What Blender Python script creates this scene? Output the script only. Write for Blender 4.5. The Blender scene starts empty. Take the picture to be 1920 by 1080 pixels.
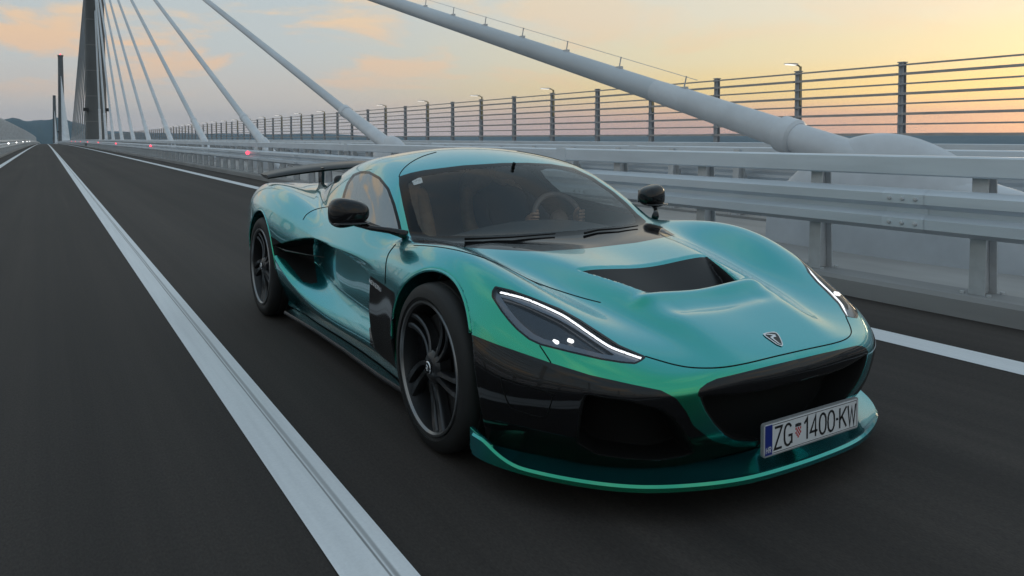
import bpy, bmesh, math, random
import numpy as np
from mathutils import Vector, Matrix
random.seed(7); np.random.seed(7)
R_ = math.radians
scn = bpy.context.scene
COL = scn.collection

# ------------------------------------------------------------------ camera
CAM_H, FPX, HOR, PPY = 1.27, 1416.0, 258.0, 300.0
THETA = math.atan(876.0 / FPX)
PITCH = math.atan((PPY - HOR) / FPX)
cam_d = bpy.data.cameras.new('camera'); cam = bpy.data.objects.new('camera', cam_d); COL.objects.link(cam)
cam.location = (0, 0, CAM_H)
cam.rotation_euler = (math.pi / 2 - PITCH, 0, -THETA)
cam_d.sensor_width = 36.0
cam_d.lens = FPX / 1920.0 * 36.0
cam_d.shift_y = -(540.0 - PPY) / 1920.0
cam_d.clip_start = 0.05; cam_d.clip_end = 60000
scn.camera = cam

# ------------------------------------------------------------------ sky and sun (dusk, glow low on the right)
SUN_AZ = R_(72)            # clockwise from +Y (road direction)
SUN_EL = R_(5)
world = bpy.data.worlds.new('World'); scn.world = world; world.use_nodes = True
wn, wl = world.node_tree.nodes, world.node_tree.links
wn.clear()
def W(t, **k):
    n = wn.new(t)
    for a, b in k.items(): setattr(n, a, b)
    return n
def wmath(op, a, b=None, c=None):
    n = W('ShaderNodeMath', operation=op)
    for i, v in enumerate((a, b, c)):
        if v is None: continue
        if isinstance(v, (int, float)): n.inputs[i].default_value = v
        else: wl.new(v, n.inputs[i])
    return n.outputs[0]
def wmix(f, a, b, mode='MIX'):
    n = W('ShaderNodeMix', data_type='RGBA', blend_type=mode)
    for s, v in ((n.inputs[0], f), (n.inputs[6], a), (n.inputs[7], b)):
        if isinstance(v, (int, float)): s.default_value = v
        elif isinstance(v, tuple): s.default_value = v + (1,)
        else: wl.new(v, s)
    return n.outputs[2]
def wramp(f, stops):
    n = W('ShaderNodeValToRGB'); wl.new(f, n.inputs[0])
    e = n.color_ramp.elements
    while len(e) < len(stops): e.new(0.5)
    for i, (p, c) in enumerate(stops):
        e[i].position = p; e[i].color = tuple(c) + (1,)
    n.color_ramp.interpolation = 'EASE'
    return n.outputs[0]
def S(r, g, b):
    f = lambda u: (u / 255 / 12.92) if u <= 10 else (((u / 255) + .055) / 1.055) ** 2.4
    return (f(r), f(g), f(b))
tc = W('ShaderNodeTexCoord')
sep = W('ShaderNodeSeparateXYZ'); wl.new(tc.outputs['Generated'], sep.inputs[0])
dx, dy, dz = sep.outputs
hlen = wmath('SQRT', wmath('ADD', wmath('MULTIPLY', dx, dx), wmath('MULTIPLY', dy, dy)))
sx, sy = math.sin(SUN_AZ), math.cos(SUN_AZ)
ca = wmath('DIVIDE', wmath('ADD', wmath('MULTIPLY', dx, sx), wmath('MULTIPLY', dy, sy)), wmath('MAXIMUM', hlen, 1e-4))
near_sun = wmath('MULTIPLY_ADD', ca, 0.5, 0.5)         # 1 towards the glow, 0 away
elev = wmath('MAXIMUM', dz, 0.0)
away = wramp(elev, [(0.0, S(198, 192, 192)), (.05, S(202, 196, 192)), (.12, S(196, 202, 203)), (.24, S(188, 203, 210)), (.5, S(176, 200, 214)), (1.0, S(160, 188, 208))])
towards = wramp(elev, [(0.0, S(206, 164, 156)), (.022, S(230, 178, 152)), (.06, S(244, 214, 144)), (.105, S(236, 220, 178)), (.16, S(232, 223, 200)), (.24, S(222, 218, 206)), (.5, S(184, 202, 212)), (1.0, S(160, 188, 208))])
sunmix = W('ShaderNodeMapRange', interpolation_type='SMOOTHSTEP'); wl.new(near_sun, sunmix.inputs[0])
sunmix.inputs[1].default_value = 0.76; sunmix.inputs[2].default_value = 1.0
base = wmix(sunmix.outputs[0], away, towards)
# soft dusk clouds: project the direction onto a flat layer so they flatten towards the horizon
den = wmath('ADD', elev, 0.16)
cx_ = wmath('DIVIDE', dx, den); cy_ = wmath('DIVIDE', dy, den)
cmb = W('ShaderNodeCombineXYZ'); wl.new(cx_, cmb.inputs[0]); wl.new(cy_, cmb.inputs[1]); wl.new(wmath('MULTIPLY', elev, 3.0), cmb.inputs[2])
nz1 = W('ShaderNodeTexNoise'); wl.new(cmb.outputs[0], nz1.inputs['Vector'])
nz1.inputs['Scale'].default_value = 1.35; nz1.inputs['Detail'].default_value = 7; nz1.inputs['Roughness'].default_value = .55
nz1.inputs['Distortion'].default_value = .35
cl = W('ShaderNodeMapRange', interpolation_type='SMOOTHSTEP'); wl.new(nz1.outputs[0], cl.inputs[0])
cl.inputs[1].default_value = .49; cl.inputs[2].default_value = .63
cloud_col = wramp(elev, [(0.0, S(212, 188, 178)), (.09, S(244, 200, 160)), (.2, S(250, 216, 170)), (.5, S(246, 230, 206)), (1.0, S(232, 228, 222))])
cfac = wmath('MULTIPLY', cl.outputs[0], wmath('MULTIPLY', wmath('SUBTRACT', 1.0, wmath('MULTIPLY', sunmix.outputs[0], .75)), .85))
horizon_fade = W('ShaderNodeMapRange', interpolation_type='SMOOTHSTEP'); wl.new(elev, horizon_fade.inputs[0])
horizon_fade.inputs[1].default_value = .01; horizon_fade.inputs[2].default_value = .12
sky_c = wmix(wmath('MULTIPLY', cfac, horizon_fade.outputs[0]), base, cloud_col)
# physical sky for the low sun, mixed in
nish = W('ShaderNodeTexSky', sky_type='NISHITA'); nish.sun_disc = False
nish.sun_elevation = SUN_EL; nish.sun_rotation = SUN_AZ
nish_s = wmix(1.0, nish.outputs[0], (0.12, 0.12, 0.12), 'MULTIPLY')
sky_m = wmix(0.12, sky_c, nish_s)
# below the horizon the world is dim (sea and deck are built)
below = W('ShaderNodeMapRange'); wl.new(dz, below.inputs[0])
below.inputs[1].default_value = -.03; below.inputs[2].default_value = 0.0
sky_f = wmix(below.outputs[0], (0.16, 0.17, 0.18), sky_m)
bg = W('ShaderNodeBackground'); wl.new(sky_f, bg.inputs[0]); bg.inputs[1].default_value = 1.07
wo = W('ShaderNodeOutputWorld'); wl.new(bg.outputs[0], wo.inputs[0])

sun_d = bpy.data.lights.new('sun', 'SUN'); sun = bpy.data.objects.new('sun', sun_d); COL.objects.link(sun)
sun_d.energy = 0.5; sun_d.angle = R_(14); sun_d.color = (1.0, .78, .52)
sdir = Vector((math.sin(SUN_AZ) * math.cos(SUN_EL), math.cos(SUN_AZ) * math.cos(SUN_EL), math.sin(SUN_EL)))
sun.rotation_euler = (-sdir).to_track_quat('-Z', 'Y').to_euler()

vs = scn.view_settings
vs.view_transform = 'Standard'; vs.look = 'None'; vs.exposure = 0.0; vs.gamma = 1.0; vs.use_curve_mapping = False
scn.render.film_transparent = False
scn.cycles.use_denoising = True
scn.cycles.max_bounces = 10; scn.cycles.transparent_max_bounces = 16
scn.cycles.sample_clamp_indirect = 6.0

# ------------------------------------------------------------------ helpers
def new_obj(name, me, mat=None, parent=None):
    o = bpy.data.objects.new(name, me); COL.objects.link(o)
    if mat is not None and me is not None and len(me.materials) == 0: me.materials.append(mat)
    if parent is not None: o.parent = parent
    return o
def empty(name, loc=(0, 0, 0), rz=0.0):
    o = bpy.data.objects.new(name, None); COL.objects.link(o); o.location = loc; o.rotation_euler = (0, 0, rz)
    o.empty_display_size = .2
    return o
def tag(o, label=None, cat=None, group=None, kind=None):
    if label: o['label'] = label
    if cat: o['category'] = cat
    if group: o['group'] = group
    if kind: o['kind'] = kind
    return o
class MB:
    def __init__(s): s.v = []; s.f = []
    def add(s, vs_, fs):
        b = len(s.v); s.v += [tuple(map(float, p)) for p in vs_]; s.f += [tuple(b + i for i in f) for f in fs]
    def box(s, x0, x1, y0, y1, z0, z1):
        s.add([(x0, y0, z0), (x1, y0, z0), (x1, y1, z0), (x0, y1, z0), (x0, y0, z1), (x1, y0, z1), (x1, y1, z1), (x0, y1, z1)],
              [(3, 2, 1, 0), (4, 5, 6, 7), (0, 1, 5, 4), (1, 2, 6, 5), (2, 3, 7, 6), (3, 0, 4, 7)])
    def tube(s, pts, rad, n=12, caps=True):
        pts = [Vector(p) for p in pts]
        rads = rad if isinstance(rad, (list, tuple)) else [rad] * len(pts)
        up = Vector((0, 0, 1)); rings = []
        for i, p in enumerate(pts):
            t = (pts[min(i + 1, len(pts) - 1)] - pts[max(i - 1, 0)]).normalized()
            u = up if abs(t.dot(up)) < .95 else Vector((1, 0, 0))
            a = t.cross(u).normalized(); b = t.cross(a).normalized()
            rings.append([p + (a * math.cos(2 * math.pi * k / n) + b * math.sin(2 * math.pi * k / n)) * rads[i] for k in range(n)])
        vs_ = [q for r in rings for q in r]; fs = []
        for i in range(len(pts) - 1):
            for k in range(n):
                fs.append((i * n + k, i * n + (k + 1) % n, (i + 1) * n + (k + 1) % n, (i + 1) * n + k))
        if caps:
            fs.append(tuple(range(n - 1, -1, -1))); fs.append(tuple((len(pts) - 1) * n + k for k in range(n)))
        s.add(vs_, fs)
    def lathe(s, prof, n=48, axis='y', center=(0, 0, 0), close=False):
        # prof: list of (r, a) radius and position along the axis
        vs_ = []
        for r, a in prof:
            for k in range(n):
                t = 2 * math.pi * k / n
                if axis == 'y': vs_.append((center[0] + r * math.cos(t), center[1] + a, center[2] + r * math.sin(t)))
                elif axis == 'z': vs_.append((center[0] + r * math.cos(t), center[1] + r * math.sin(t), center[2] + a))
                else: vs_.append((center[0] + a, center[1] + r * math.cos(t), center[2] + r * math.sin(t)))
        fs = []; m = len(prof)
        for i in range(m if close else m - 1):
            j = (i + 1) % m
            for k in range(n):
                fs.append((i * n + k, j * n + k, j * n + (k + 1) % n, i * n + (k + 1) % n))
        s.add(vs_, fs)
    def prism(s, poly, h0, h1, fn):
        # poly: 2d outline; fn(u, v, h) -> xyz
        n = len(poly)
        s.add([fn(u, v, h0) for u, v in poly] + [fn(u, v, h1) for u, v in poly],
              [tuple(range(n - 1, -1, -1)), tuple(range(n, 2 * n))] + [(i, (i + 1) % n, n + (i + 1) % n, n + i) for i in range(n)])
    def mesh(s, name, smooth=False, fixn=True):
        me = bpy.data.meshes.new(name); me.from_pydata(s.v, [], s.f); me.validate(); me.update()
        if fixn:
            bm = bmesh.new(); bm.from_mesh(me); bmesh.ops.recalc_face_normals(bm, faces=bm.faces); bm.to_mesh(me); bm.free()
        if smooth:
            me.polygons.foreach_set('use_smooth', [True] * len(me.polygons))
            if smooth is not True: me.set_sharp_from_angle(angle=R_(smooth))
        return me
    def build(s, name, mat, parent=None, smooth=False):
        return new_obj(name, s.mesh(name, smooth), mat, parent)
def bevel(o, w=.004, seg=2):
    m = o.modifiers.new('bevel', 'BEVEL'); m.width = w; m.segments = seg; m.limit_method = 'ANGLE'; m.angle_limit = R_(35)
    return o

# ------------------------------------------------------------------ materials
MATS = {}
def mat(name, col, rough=.5, metal=0.0, coat=0.0, coat_rough=.03, spec=.5, emit=None, estr=0.0, bump=None, var=None, ior=None):
    m = bpy.data.materials.new(name); m.use_nodes = True; MATS[name] = m
    nt = m.node_tree; b = nt.nodes['Principled BSDF']
    b.inputs['Base Color'].default_value = tuple(col) + (1,)
    b.inputs['Roughness'].default_value = rough; b.inputs['Metallic'].default_value = metal
    b.inputs['Coat Weight'].default_value = coat; b.inputs['Coat Roughness'].default_value = coat_rough
    b.inputs['Specular IOR Level'].default_value = spec
    if emit: b.inputs['Emission Color'].default_value = tuple(emit) + (1,); b.inputs['Emission Strength'].default_value = estr
    if var:      # (scale, amount, stretch) brightness variation
        t = nt.nodes.new('ShaderNodeTexCoord'); mp = nt.nodes.new('ShaderNodeMapping'); nt.links.new(t.outputs['Object'], mp.inputs[0])
        mp.inputs['Scale'].default_value = var[2]
        n = nt.nodes.new('ShaderNodeTexNoise'); nt.links.new(mp.outputs[0], n.inputs['Vector'])
        n.inputs['Scale'].default_value = var[0]; n.inputs['Detail'].default_value = 6; n.inputs['Roughness'].default_value = .6
        r = nt.nodes.new('ShaderNodeValToRGB'); nt.links.new(n.outputs[0], r.inputs[0])
        lo = [c * (1 - var[1]) for c in col]; hi = [min(1, c * (1 + var[1])) for c in col]
        r.color_ramp.elements[0].position = .3; r.color_ramp.elements[0].color = tuple(lo) + (1,)
        r.color_ramp.elements[1].position = .7; r.color_ramp.elements[1].color = tuple(hi) + (1,)
        nt.links.new(r.outputs[0], b.inputs['Base Color'])
    if bump:     # (scale, strength, distance)
        t = nt.nodes.new('ShaderNodeTexCoord')
        n = nt.nodes.new('ShaderNodeTexNoise'); nt.links.new(t.outputs['Object'], n.inputs['Vector'])
        n.inputs['Scale'].default_value = bump[0]; n.inputs['Detail'].default_value = 5
        bp = nt.nodes.new('ShaderNodeBump'); bp.inputs['Strength'].default_value = bump[1]; bp.inputs['Distance'].default_value = bump[2]
        nt.links.new(n.outputs[0], bp.inputs['Height']); nt.links.new(bp.outputs[0], b.inputs['Normal'])
    return m

# ================================================================== THE SETTING: bridge, sea, hills
R_CREST = 50000.0
ORD = ['first', 'second', 'third', 'fourth', 'fifth', 'sixth', 'seventh', 'eighth', 'ninth', 'tenth', 'eleventh', 'twelfth']
def zr(y): return -(y * y) / (2 * R_CREST)
Y0, Y1 = -60.0, 1500.0
YS = list(np.concatenate([np.arange(Y0, 80, 4.0), np.arange(80, 400, 10.0), np.arange(400, Y1 + 1, 25.0)]))
def sweep(prof, ys=YS, closed=True, z_off=0.0):
    """profile of (x, z) points carried along the bridge"""
    m = MB(); n = len(prof); vs_ = []
    for y in ys:
        for (x, z) in prof: vs_.append((x, y, zr(y) + z + z_off))
    fs = []
    for i in range(len(ys) - 1):
        for k in range(n if closed else n - 1):
            fs.append((i * n + k, i * n + (k + 1) % n, (i + 1) * n + (k + 1) % n, (i + 1) * n + k))
    if closed:
        fs.append(tuple(range(n - 1, -1, -1))); fs.append(tuple((len(ys) - 1) * n + k for k in range(n)))
    m.add(vs_, fs)
    return m

# asphalt: fine aggregate, faint wheel tracks running along the lane
def asphalt_mat():
    m = bpy.data.materials.new('asphalt'); m.use_nodes = True
    nt = m.node_tree; N = nt.nodes; L = nt.links; b = N['Principled BSDF']
    t = N.new('ShaderNodeTexCoord')
    def noise(scale, vec, detail=4, rough=.6):
        n = N.new('ShaderNodeTexNoise'); mp = N.new('ShaderNodeMapping'); L.new(t.outputs['Object'], mp.inputs[0]); mp.inputs['Scale'].default_value = vec
        L.new(mp.outputs[0], n.inputs['Vector']); n.inputs['Scale'].default_value = scale; n.inputs['Detail'].default_value = detail; n.inputs['Roughness'].default_value = rough
        return n.outputs[0]
    agg = noise(130, (1, .4, 1), 4, .75)
    streak = noise(2.2, (1.6, .018, 1), 6, .65)
    patch = noise(.35, (1, .25, 1), 5, .55)
    def mix(f, a, b2, mode='MIX'):
        n = N.new('ShaderNodeMix'); n.data_type = 'RGBA'; n.blend_type = mode
        for s, v in ((n.inputs[0], f), (n.inputs[6], a), (n.inputs[7], b2)):
            if isinstance(v, (int, float)): s.default_value = v
            elif isinstance(v, tuple): s.default_value = v + (1,)
            else: L.new(v, s)
        return n.outputs[2]
    def ramp(f, a, b2, p=.3, q=.7):
        r = N.new('ShaderNodeValToRGB'); L.new(f, r.inputs[0]); r.color_ramp.elements[0].position = p; r.color_ramp.elements[1].position = q
        r.color_ramp.elements[0].color = a + (1,); r.color_ramp.elements[1].color = b2 + (1,)
        return r.outputs[0]
    c = ramp(agg, (.030, .0255, .0232), (.064, .0555, .0505), .25, .75)
    c = mix(1.0, c, ramp(streak, (.64, .64, .65), (1.26, 1.24, 1.22)), 'MULTIPLY')
    c = mix(1.0, c, ramp(patch, (.86, .86, .86), (1.12, 1.12, 1.12)), 'MULTIPLY')
    band = noise(1.1, (1, .0015, 1), 2, .5)
    c = mix(1.0, c, ramp(band, (.84, .84, .84), (1.18, 1.18, 1.18), .35, .65), 'MULTIPLY')
    L.new(c, b.inputs['Base Color'])
    rr = N.new('ShaderNodeMapRange'); L.new(streak, rr.inputs[0]); rr.inputs[3].default_value = .72; rr.inputs[4].default_value = .88
    L.new(rr.outputs[0], b.inputs['Roughness'])
    b.inputs['Specular IOR Level'].default_value = .25
    bp = N.new('ShaderNodeBump'); bp.inputs['Strength'].default_value = .35; bp.inputs['Distance'].default_value = .004
    L.new(agg, bp.inputs['Height']); L.new(bp.outputs[0], b.inputs['Normal'])
    return m
M_asph = asphalt_mat()
def paintline_mat():
    m = bpy.data.materials.new('line_paint'); m.use_nodes = True
    nt = m.node_tree; N = nt.nodes; L = nt.links; b = N['Principled BSDF']
    t = N.new('ShaderNodeTexCoord'); sp = N.new('ShaderNodeSeparateXYZ'); L.new(t.outputs['Object'], sp.inputs[0])
    mp = N.new('ShaderNodeMapping'); L.new(t.outputs['Object'], mp.inputs[0]); mp.inputs['Scale'].default_value = (1, .03, 1)
    n = N.new('ShaderNodeTexNoise'); L.new(mp.outputs[0], n.inputs['Vector']); n.inputs['Scale'].default_value = 28; n.inputs['Detail'].default_value = 6
    n2 = N.new('ShaderNodeTexNoise'); L.new(t.outputs['Object'], n2.inputs['Vector']); n2.inputs['Scale'].default_value = 90; n2.inputs['Detail'].default_value = 4
    def mth(op, a, b2):
        k = N.new('ShaderNodeMath'); k.operation = op
        for i, v in enumerate((a, b2)):
            if isinstance(v, (int, float)): k.inputs[i].default_value = v
            else: L.new(v, k.inputs[i])
        return k.outputs[0]
    wob = mth('MULTIPLY_ADD', n.outputs[0], .012); N[-1].inputs[2].default_value = -.006
    # dark tyre scuffs along the centre line, two thin tracks
    xx = mth('ADD', sp.outputs[0], wob)
    def track(c, w):
        d = mth('ABSOLUTE', mth('SUBTRACT', xx, c), 0.0)
        r = N.new('ShaderNodeMapRange'); r.interpolation_type = 'SMOOTHSTEP'; L.new(d, r.inputs[0]); r.inputs[1].default_value = w; r.inputs[2].default_value = w * .25
        r.inputs[3].default_value = 0; r.inputs[4].default_value = 1
        return r.outputs[0]
    s = mth('MAXIMUM', track(LINE_C[0] + .128, .006), mth('MULTIPLY', track(LINE_C[0] + .145, .012), .75))
    s = mth('MULTIPLY', s, mth('ADD', mth('MULTIPLY', n.outputs[0], .9), .25))
    r = N.new('ShaderNodeValToRGB'); L.new(mth('ADD', mth('MULTIPLY', n.outputs[0], .6), mth('MULTIPLY', n2.outputs[0], .4)), r.inputs[0])
    r.color_ramp.elements[0].position = .3; r.color_ramp.elements[0].color = (.64, .66, .68, 1)
    r.color_ramp.elements[1].position = .65; r.color_ramp.elements[1].color = (.75, .77, .79, 1)
    mx = N.new('ShaderNodeMix'); mx.data_type = 'RGBA'; L.new(s, mx.inputs[0]); L.new(r.outputs[0], mx.inputs[6]); mx.inputs[7].default_value = (.13, .13, .13, 1)
    L.new(mx.outputs[2], b.inputs['Base Color']); b.inputs['Roughness'].default_value = .65
    bp = N.new('ShaderNodeBump'); bp.inputs['Strength'].default_value = .2; bp.inputs['Distance'].default_value = .002
    L.new(n2.outputs[0], bp.inputs['Height']); L.new(bp.outputs[0], b.inputs['Normal'])
    return m
LINE_C = (0.705, 0.905)
M_line = paintline_mat()
M_conc = mat('concrete', (.36, .35, .34), .8, var=(1.6, .16, (1, .3, 1)), bump=(40, .2, .004))
M_kerb = mat('kerb_concrete', (.27, .27, .27), .8, var=(3.0, .15, (1, .2, 1)), bump=(60, .2, .003))
M_galv = mat('galvanised_steel', (.62, .68, .74), .42, .25, var=(5.0, .10, (1, .15, 1)), bump=(18, .04, .002))
M_postm = mat('post_steel', (.54, .56, .58), .5, .35, var=(6.0, .14, (1, 1, 1)))
M_fpost = mat('fence_post_paint', (.32, .345, .38), .5, .2, var=(4.0, .15, (1, 1, .5)))
M_slat = mat('fence_slat_paint', (.38, .37, .37), .45, .25, var=(5.0, .15, (1, .4, 1)))
M_sheath = mat('cable_sheath', (.46, .50, .54), .42, 0, var=(1.5, .12, (1, .2, .2)), bump=(30, .05, .003))
M_pipe = mat('anchor_pipe_paint', (.55, .58, .62), .38, 0, var=(2.0, .10, (1, 1, 1)))
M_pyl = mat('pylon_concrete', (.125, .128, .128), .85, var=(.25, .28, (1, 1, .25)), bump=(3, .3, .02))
M_pyll = mat('pylon_concrete_light', (.20, .20, .20), .85, var=(.25, .15, (1, 1, .25)))

road = tag(sweep([(-2.42, 0), (5.47, 0)], closed=False).build('road', M_asph), kind='structure')
tag(sweep([(8.75, 0), (16.7, 0)], closed=False).build('opposite_road', M_asph), kind='structure')
for nm, (a, b_) in (('centre_line', LINE_C), ('edge_line', (4.42, 4.67)), ('outer_edge_line', (-1.80, -1.60)), ('opposite_edge_line', (9.7, 9.9))):
    tag(sweep([(a, 0.004), (b_, 0.004)], closed=False).build(nm, M_line), kind='structure')
# kerbs and median, deck body
def kerb(nm, x0, x1, h, inner, m=M_kerb):
    s_ = .03
    pr = [(x0, -.3), (x1, -.3), (x1, h - (s_ if inner > 0 else 0)), (x1 - (s_ if inner > 0 else 0), h), (x0 + (s_ if inner < 0 else 0), h), (x0, h - (s_ if inner < 0 else 0))]
    tag(sweep(pr).build(nm, m), kind='structure')
kerb('kerb', 5.47, 5.78, .155, -1)
kerb('median_kerb', 8.42, 8.75, .155, 1)
kerb('outer_kerb', -2.9, -2.42, .155, 1)
kerb('opposite_outer_kerb', 16.7, 17.3, .155, -1)
tag(sweep([(5.784, -.4), (8.416, -.4), (8.416, .12), (5.784, .12)]).build('median', M_conc), kind='structure')
tag(sweep([(-3.9, -2.5), (-3.9, -.02), (18.6, -.02), (18.6, -2.5), (13, -4.2), (1, -4.2)]).build('bridge_deck', M_conc), kind='structure')

# ------------------------------------------------------------------ guard rails
def wbeam(x, z, s=1):      # closed W profile 0.31 high facing -x (s=1)
    o = [(0, -.165), (-.035, -.155), (-.085, -.125), (-.085, -.055), (-.02, -.018), (-.02, .018), (-.085, .055), (-.085, .125), (-.035, .155), (0, .165)]
    i = [(.006, .165), (-.03, .15), (-.079, .12), (-.079, .06), (-.014, .02), (-.014, -.02), (-.079, -.06), (-.079, -.12), (-.03, -.15), (.006, -.165)]
    return [(x + s * a, z + b) for a, b in o + i]
def boxp(x0, x1, z0, z1, c=.012):
    return [(x0 + c, z0), (x1 - c, z0), (x1, z0 + c), (x1, z1 - c), (x1 - c, z1), (x0 + c, z1), (x0, z1 - c), (x0, z0 + c)]
RAIL_Y = [y for y in YS if y > -40]
def post_mesh(s):
    m = MB()
    # tapered I-section leaning post with base plate and bracket; local x towards the road is -s
    m.box(-.11, .13, -.12, .12, 0, .022)
    pr = [(-.07, .02), (.09, .02), (.055, .98), (-.035, .98)]
    m.prism(pr, -.006, .006, lambda u, v, h: (s * u, h, v))
    for (u0, u1) in ((-.075, -.04), (.095, .06)):
        m.prism([(u0, .02), (u0 + .012, .02), (u1 + .012, .98), (u1, .98)], -.055, .055, lambda u, v, h: (s * u, h, v))
    m.prism([(-.115, .50), (-.05, .48), (-.05, .66), (-.115, .64)], -.03, .03, lambda u, v, h: (s * u, h, v))
    for a in (-.085, .105):
        for b in (-.09, .09): m.lathe([(0.0001, .05), (.016, .05), (.016, .022)], 6, 'z', (s * a, b, 0))
    return m.mesh('post', 30)
def guard_rail(name, x, s, label, z0, n_post, first_y, m=M_galv, far_to=420, dz=0.0):
    root = tag(empty(name, (x, 0, 0)), label, 'guard rail')
    sweep([(a - x, b) for a, b in boxp(x - .10 * (1 if s > 0 else 1), x + .06, .985, 1.135)], RAIL_Y).build('top_beam', m, root, 30)
    sweep([(a - x, b) for a, b in wbeam(x - s * .10, .725, s)], RAIL_Y).build('w_beam', m, root, 40)
    pm = post_mesh(s); far = MB(); y = first_y; k = 0
    while y < far_to:
        if k < n_post:
            p = new_obj('post', pm, M_postm, root); p.location = (s * .06, y, zr(y) + z0)
        else:
            far.box(s * .06 - .06, s * .06 + .06, y - .05, y + .05, zr(y) + z0, zr(y) + z0 + .98)
        y += 1.333; k += 1
    if far.v: tag(far.build('post_run', M_postm, root), kind='stuff')
    if n_post:                # lapped joints with bolt heads every 4 m on the near stretch
        j = MB(); xb = -s * .10
        j.add([(a_ + (-s * .004), y_, b_) for y_ in (-.16, .16) for a_, b_ in wbeam(xb, .725, s)[:10]], [(k_, k_ + 1, 10 + k_ + 1, 10 + k_) for k_ in range(9)])
        jm = j.mesh('lap_joint', 40); bm_ = MB()
        for yy in (-.10, 0, .10):
            for zz in (-.09, .09): bm_.lathe([(.0001, -.016), (.013, -.014), (.016, 0)], 8, 'x', (xb - s * .089, yy, .725 + zz)) if s > 0 else bm_.lathe([(.0001, .016), (.013, .014), (.016, 0)], 8, 'x', (xb + .089, yy, .725 + zz))
        bmm = bm_.mesh('bolts')
        sl = MB(); sl.box(-.104, .064, -.10, .10, .981, 1.139); slm = sl.mesh('sleeve')
        for k_ in range(16):
            y_ = first_y + 1.333 * 3 * k_ + .45
            o_ = new_obj('lap_joint', jm, m, root); o_.location = (0, y_, zr(y_))
            b_o = tag(new_obj('joint_bolts', bmm, M_postm, o_), kind='stuff')
            if k_ % 2 == 0: o2 = new_obj('beam_sleeve', slm, m, root); o2.location = (0, y_ + .5, zr(y_))
    return root
guard_rail('guard_rail', 5.62, 1, 'galvanised steel guard rail along the kerb behind the green car', .12, 140, -1.2)
guard_rail('guard_rail', 8.62, -1, 'galvanised guard rail on the far side of the median behind the stay cables', .12, 100, .9)
guard_rail('guard_rail', -2.66, -1, 'guard rail along the outer road edge at the far left', .12, 0, -20, far_to=420)
guard_rail('guard_rail', 17.02, 1, 'guard rail in front of the tall slatted wind barrier across the bridge', .12, 60, 5.0, far_to=300)

# reflector studs on the rails; their emission imitates light thrown back
M_red = mat('red_reflector_glow', (.6, .03, .06), .3, emit=(1, .06, .1), estr=3.0)
M_whr = mat('white_reflector_glow', (.8, .8, .8), .3, emit=(1, .98, .95), estr=3.0)
M_dark = mat('dark_plastic', (.02, .02, .02), .5)
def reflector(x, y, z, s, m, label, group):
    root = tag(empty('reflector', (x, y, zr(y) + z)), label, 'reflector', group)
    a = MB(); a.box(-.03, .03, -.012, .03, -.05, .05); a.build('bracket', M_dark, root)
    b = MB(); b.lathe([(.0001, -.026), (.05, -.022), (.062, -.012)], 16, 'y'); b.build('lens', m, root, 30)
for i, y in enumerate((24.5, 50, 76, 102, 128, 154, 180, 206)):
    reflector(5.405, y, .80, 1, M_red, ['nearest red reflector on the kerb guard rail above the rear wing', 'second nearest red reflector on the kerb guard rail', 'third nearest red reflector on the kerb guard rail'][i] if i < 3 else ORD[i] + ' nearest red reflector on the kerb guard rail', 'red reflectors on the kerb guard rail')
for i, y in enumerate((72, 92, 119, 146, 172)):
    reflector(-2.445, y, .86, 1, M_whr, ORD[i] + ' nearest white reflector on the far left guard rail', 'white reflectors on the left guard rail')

# ------------------------------------------------------------------ wind barriers
SLZ = [.35, .6, .85, 1.1, 1.35, 1.6, 1.85, 2.1, 2.34, 2.58, 2.82, 3.04]
def barrier_post_mesh():
    m = MB()
    m.box(-.15, .15, -.13, .13, 0, .03)
    m.prism([(-.09, .03), (.09, .03), (.06, 3.10), (-.06, 3.10)], -.008, .008, lambda u, v, h: (u, h, v))
    for u0, u1 in ((-.09, -.06), (.078, .048)):
        m.prism([(u0, .03), (u0 + .012, .03), (u1 + .012, 3.10), (u1, 3.10)], -.065, .065, lambda u, v, h: (u, h, v))
    for z in SLZ: m.box(-.115, -.05, -.05, .05, z - .03, z + .03)
    m.box(-.085, .085, -.085, .085, 3.10, 3.125)
    return m.mesh('post')
def wind_barrier(x, label, y_first, near_bays, y_end, ind=True):
    M_slat, M_fpost = (MATS['fence_slat_paint'], MATS['fence_post_paint']) if ind else (M_galv, M_postm)  # left barrier: paler steel puts the light falling on it into the colour
    root = tag(empty('wind_barrier', (x, 0, 0)), label, 'barrier')
    pm = barrier_post_mesh(); sm = {}
    for th in (.04, .062):
        m = MB(); m.box(-.14, -.10, .06, 2.94, -th / 2, th / 2); sm[th] = m.mesh('slat')
    y = y_first; k = 0; far = MB(); farp = MB(); posts = []
    while y < y_end:
        if ind and k < 100:
            p = new_obj('post', pm, M_fpost, root); p.location = (0, y, zr(y))
        else: farp.box(-.06, .06, y - .06, y + .06, zr(y), zr(y) + 3.1)
        for i, z in enumerate(SLZ):
            th = .062 if i % 2 == 0 else .04
            if ind and k < near_bays:
                o = new_obj('slat', sm[th], M_slat, root); o.location = (0, y, zr(y + 1.5) + z)
            else: far.box(-.14, -.10, y + .06, y + 2.94, zr(y + 1.5) + z - th / 2, zr(y + 1.5) + z + th / 2)
        posts.append(y); y += 3.0; k += 1
    if far.v: tag(far.build('slat_run', M_slat, root), kind='stuff')
    if farp.v: tag(farp.build('post_run', M_fpost, root), kind='stuff')
    return posts
posts = wind_barrier(17.9, 'tall wind barrier of grey posts and thin horizontal slats across the bridge', 4.75, 25, 420)
wind_barrier(-3.35, 'slatted wind barrier along the left edge of the road', -19, 0, 420, False)

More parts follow.
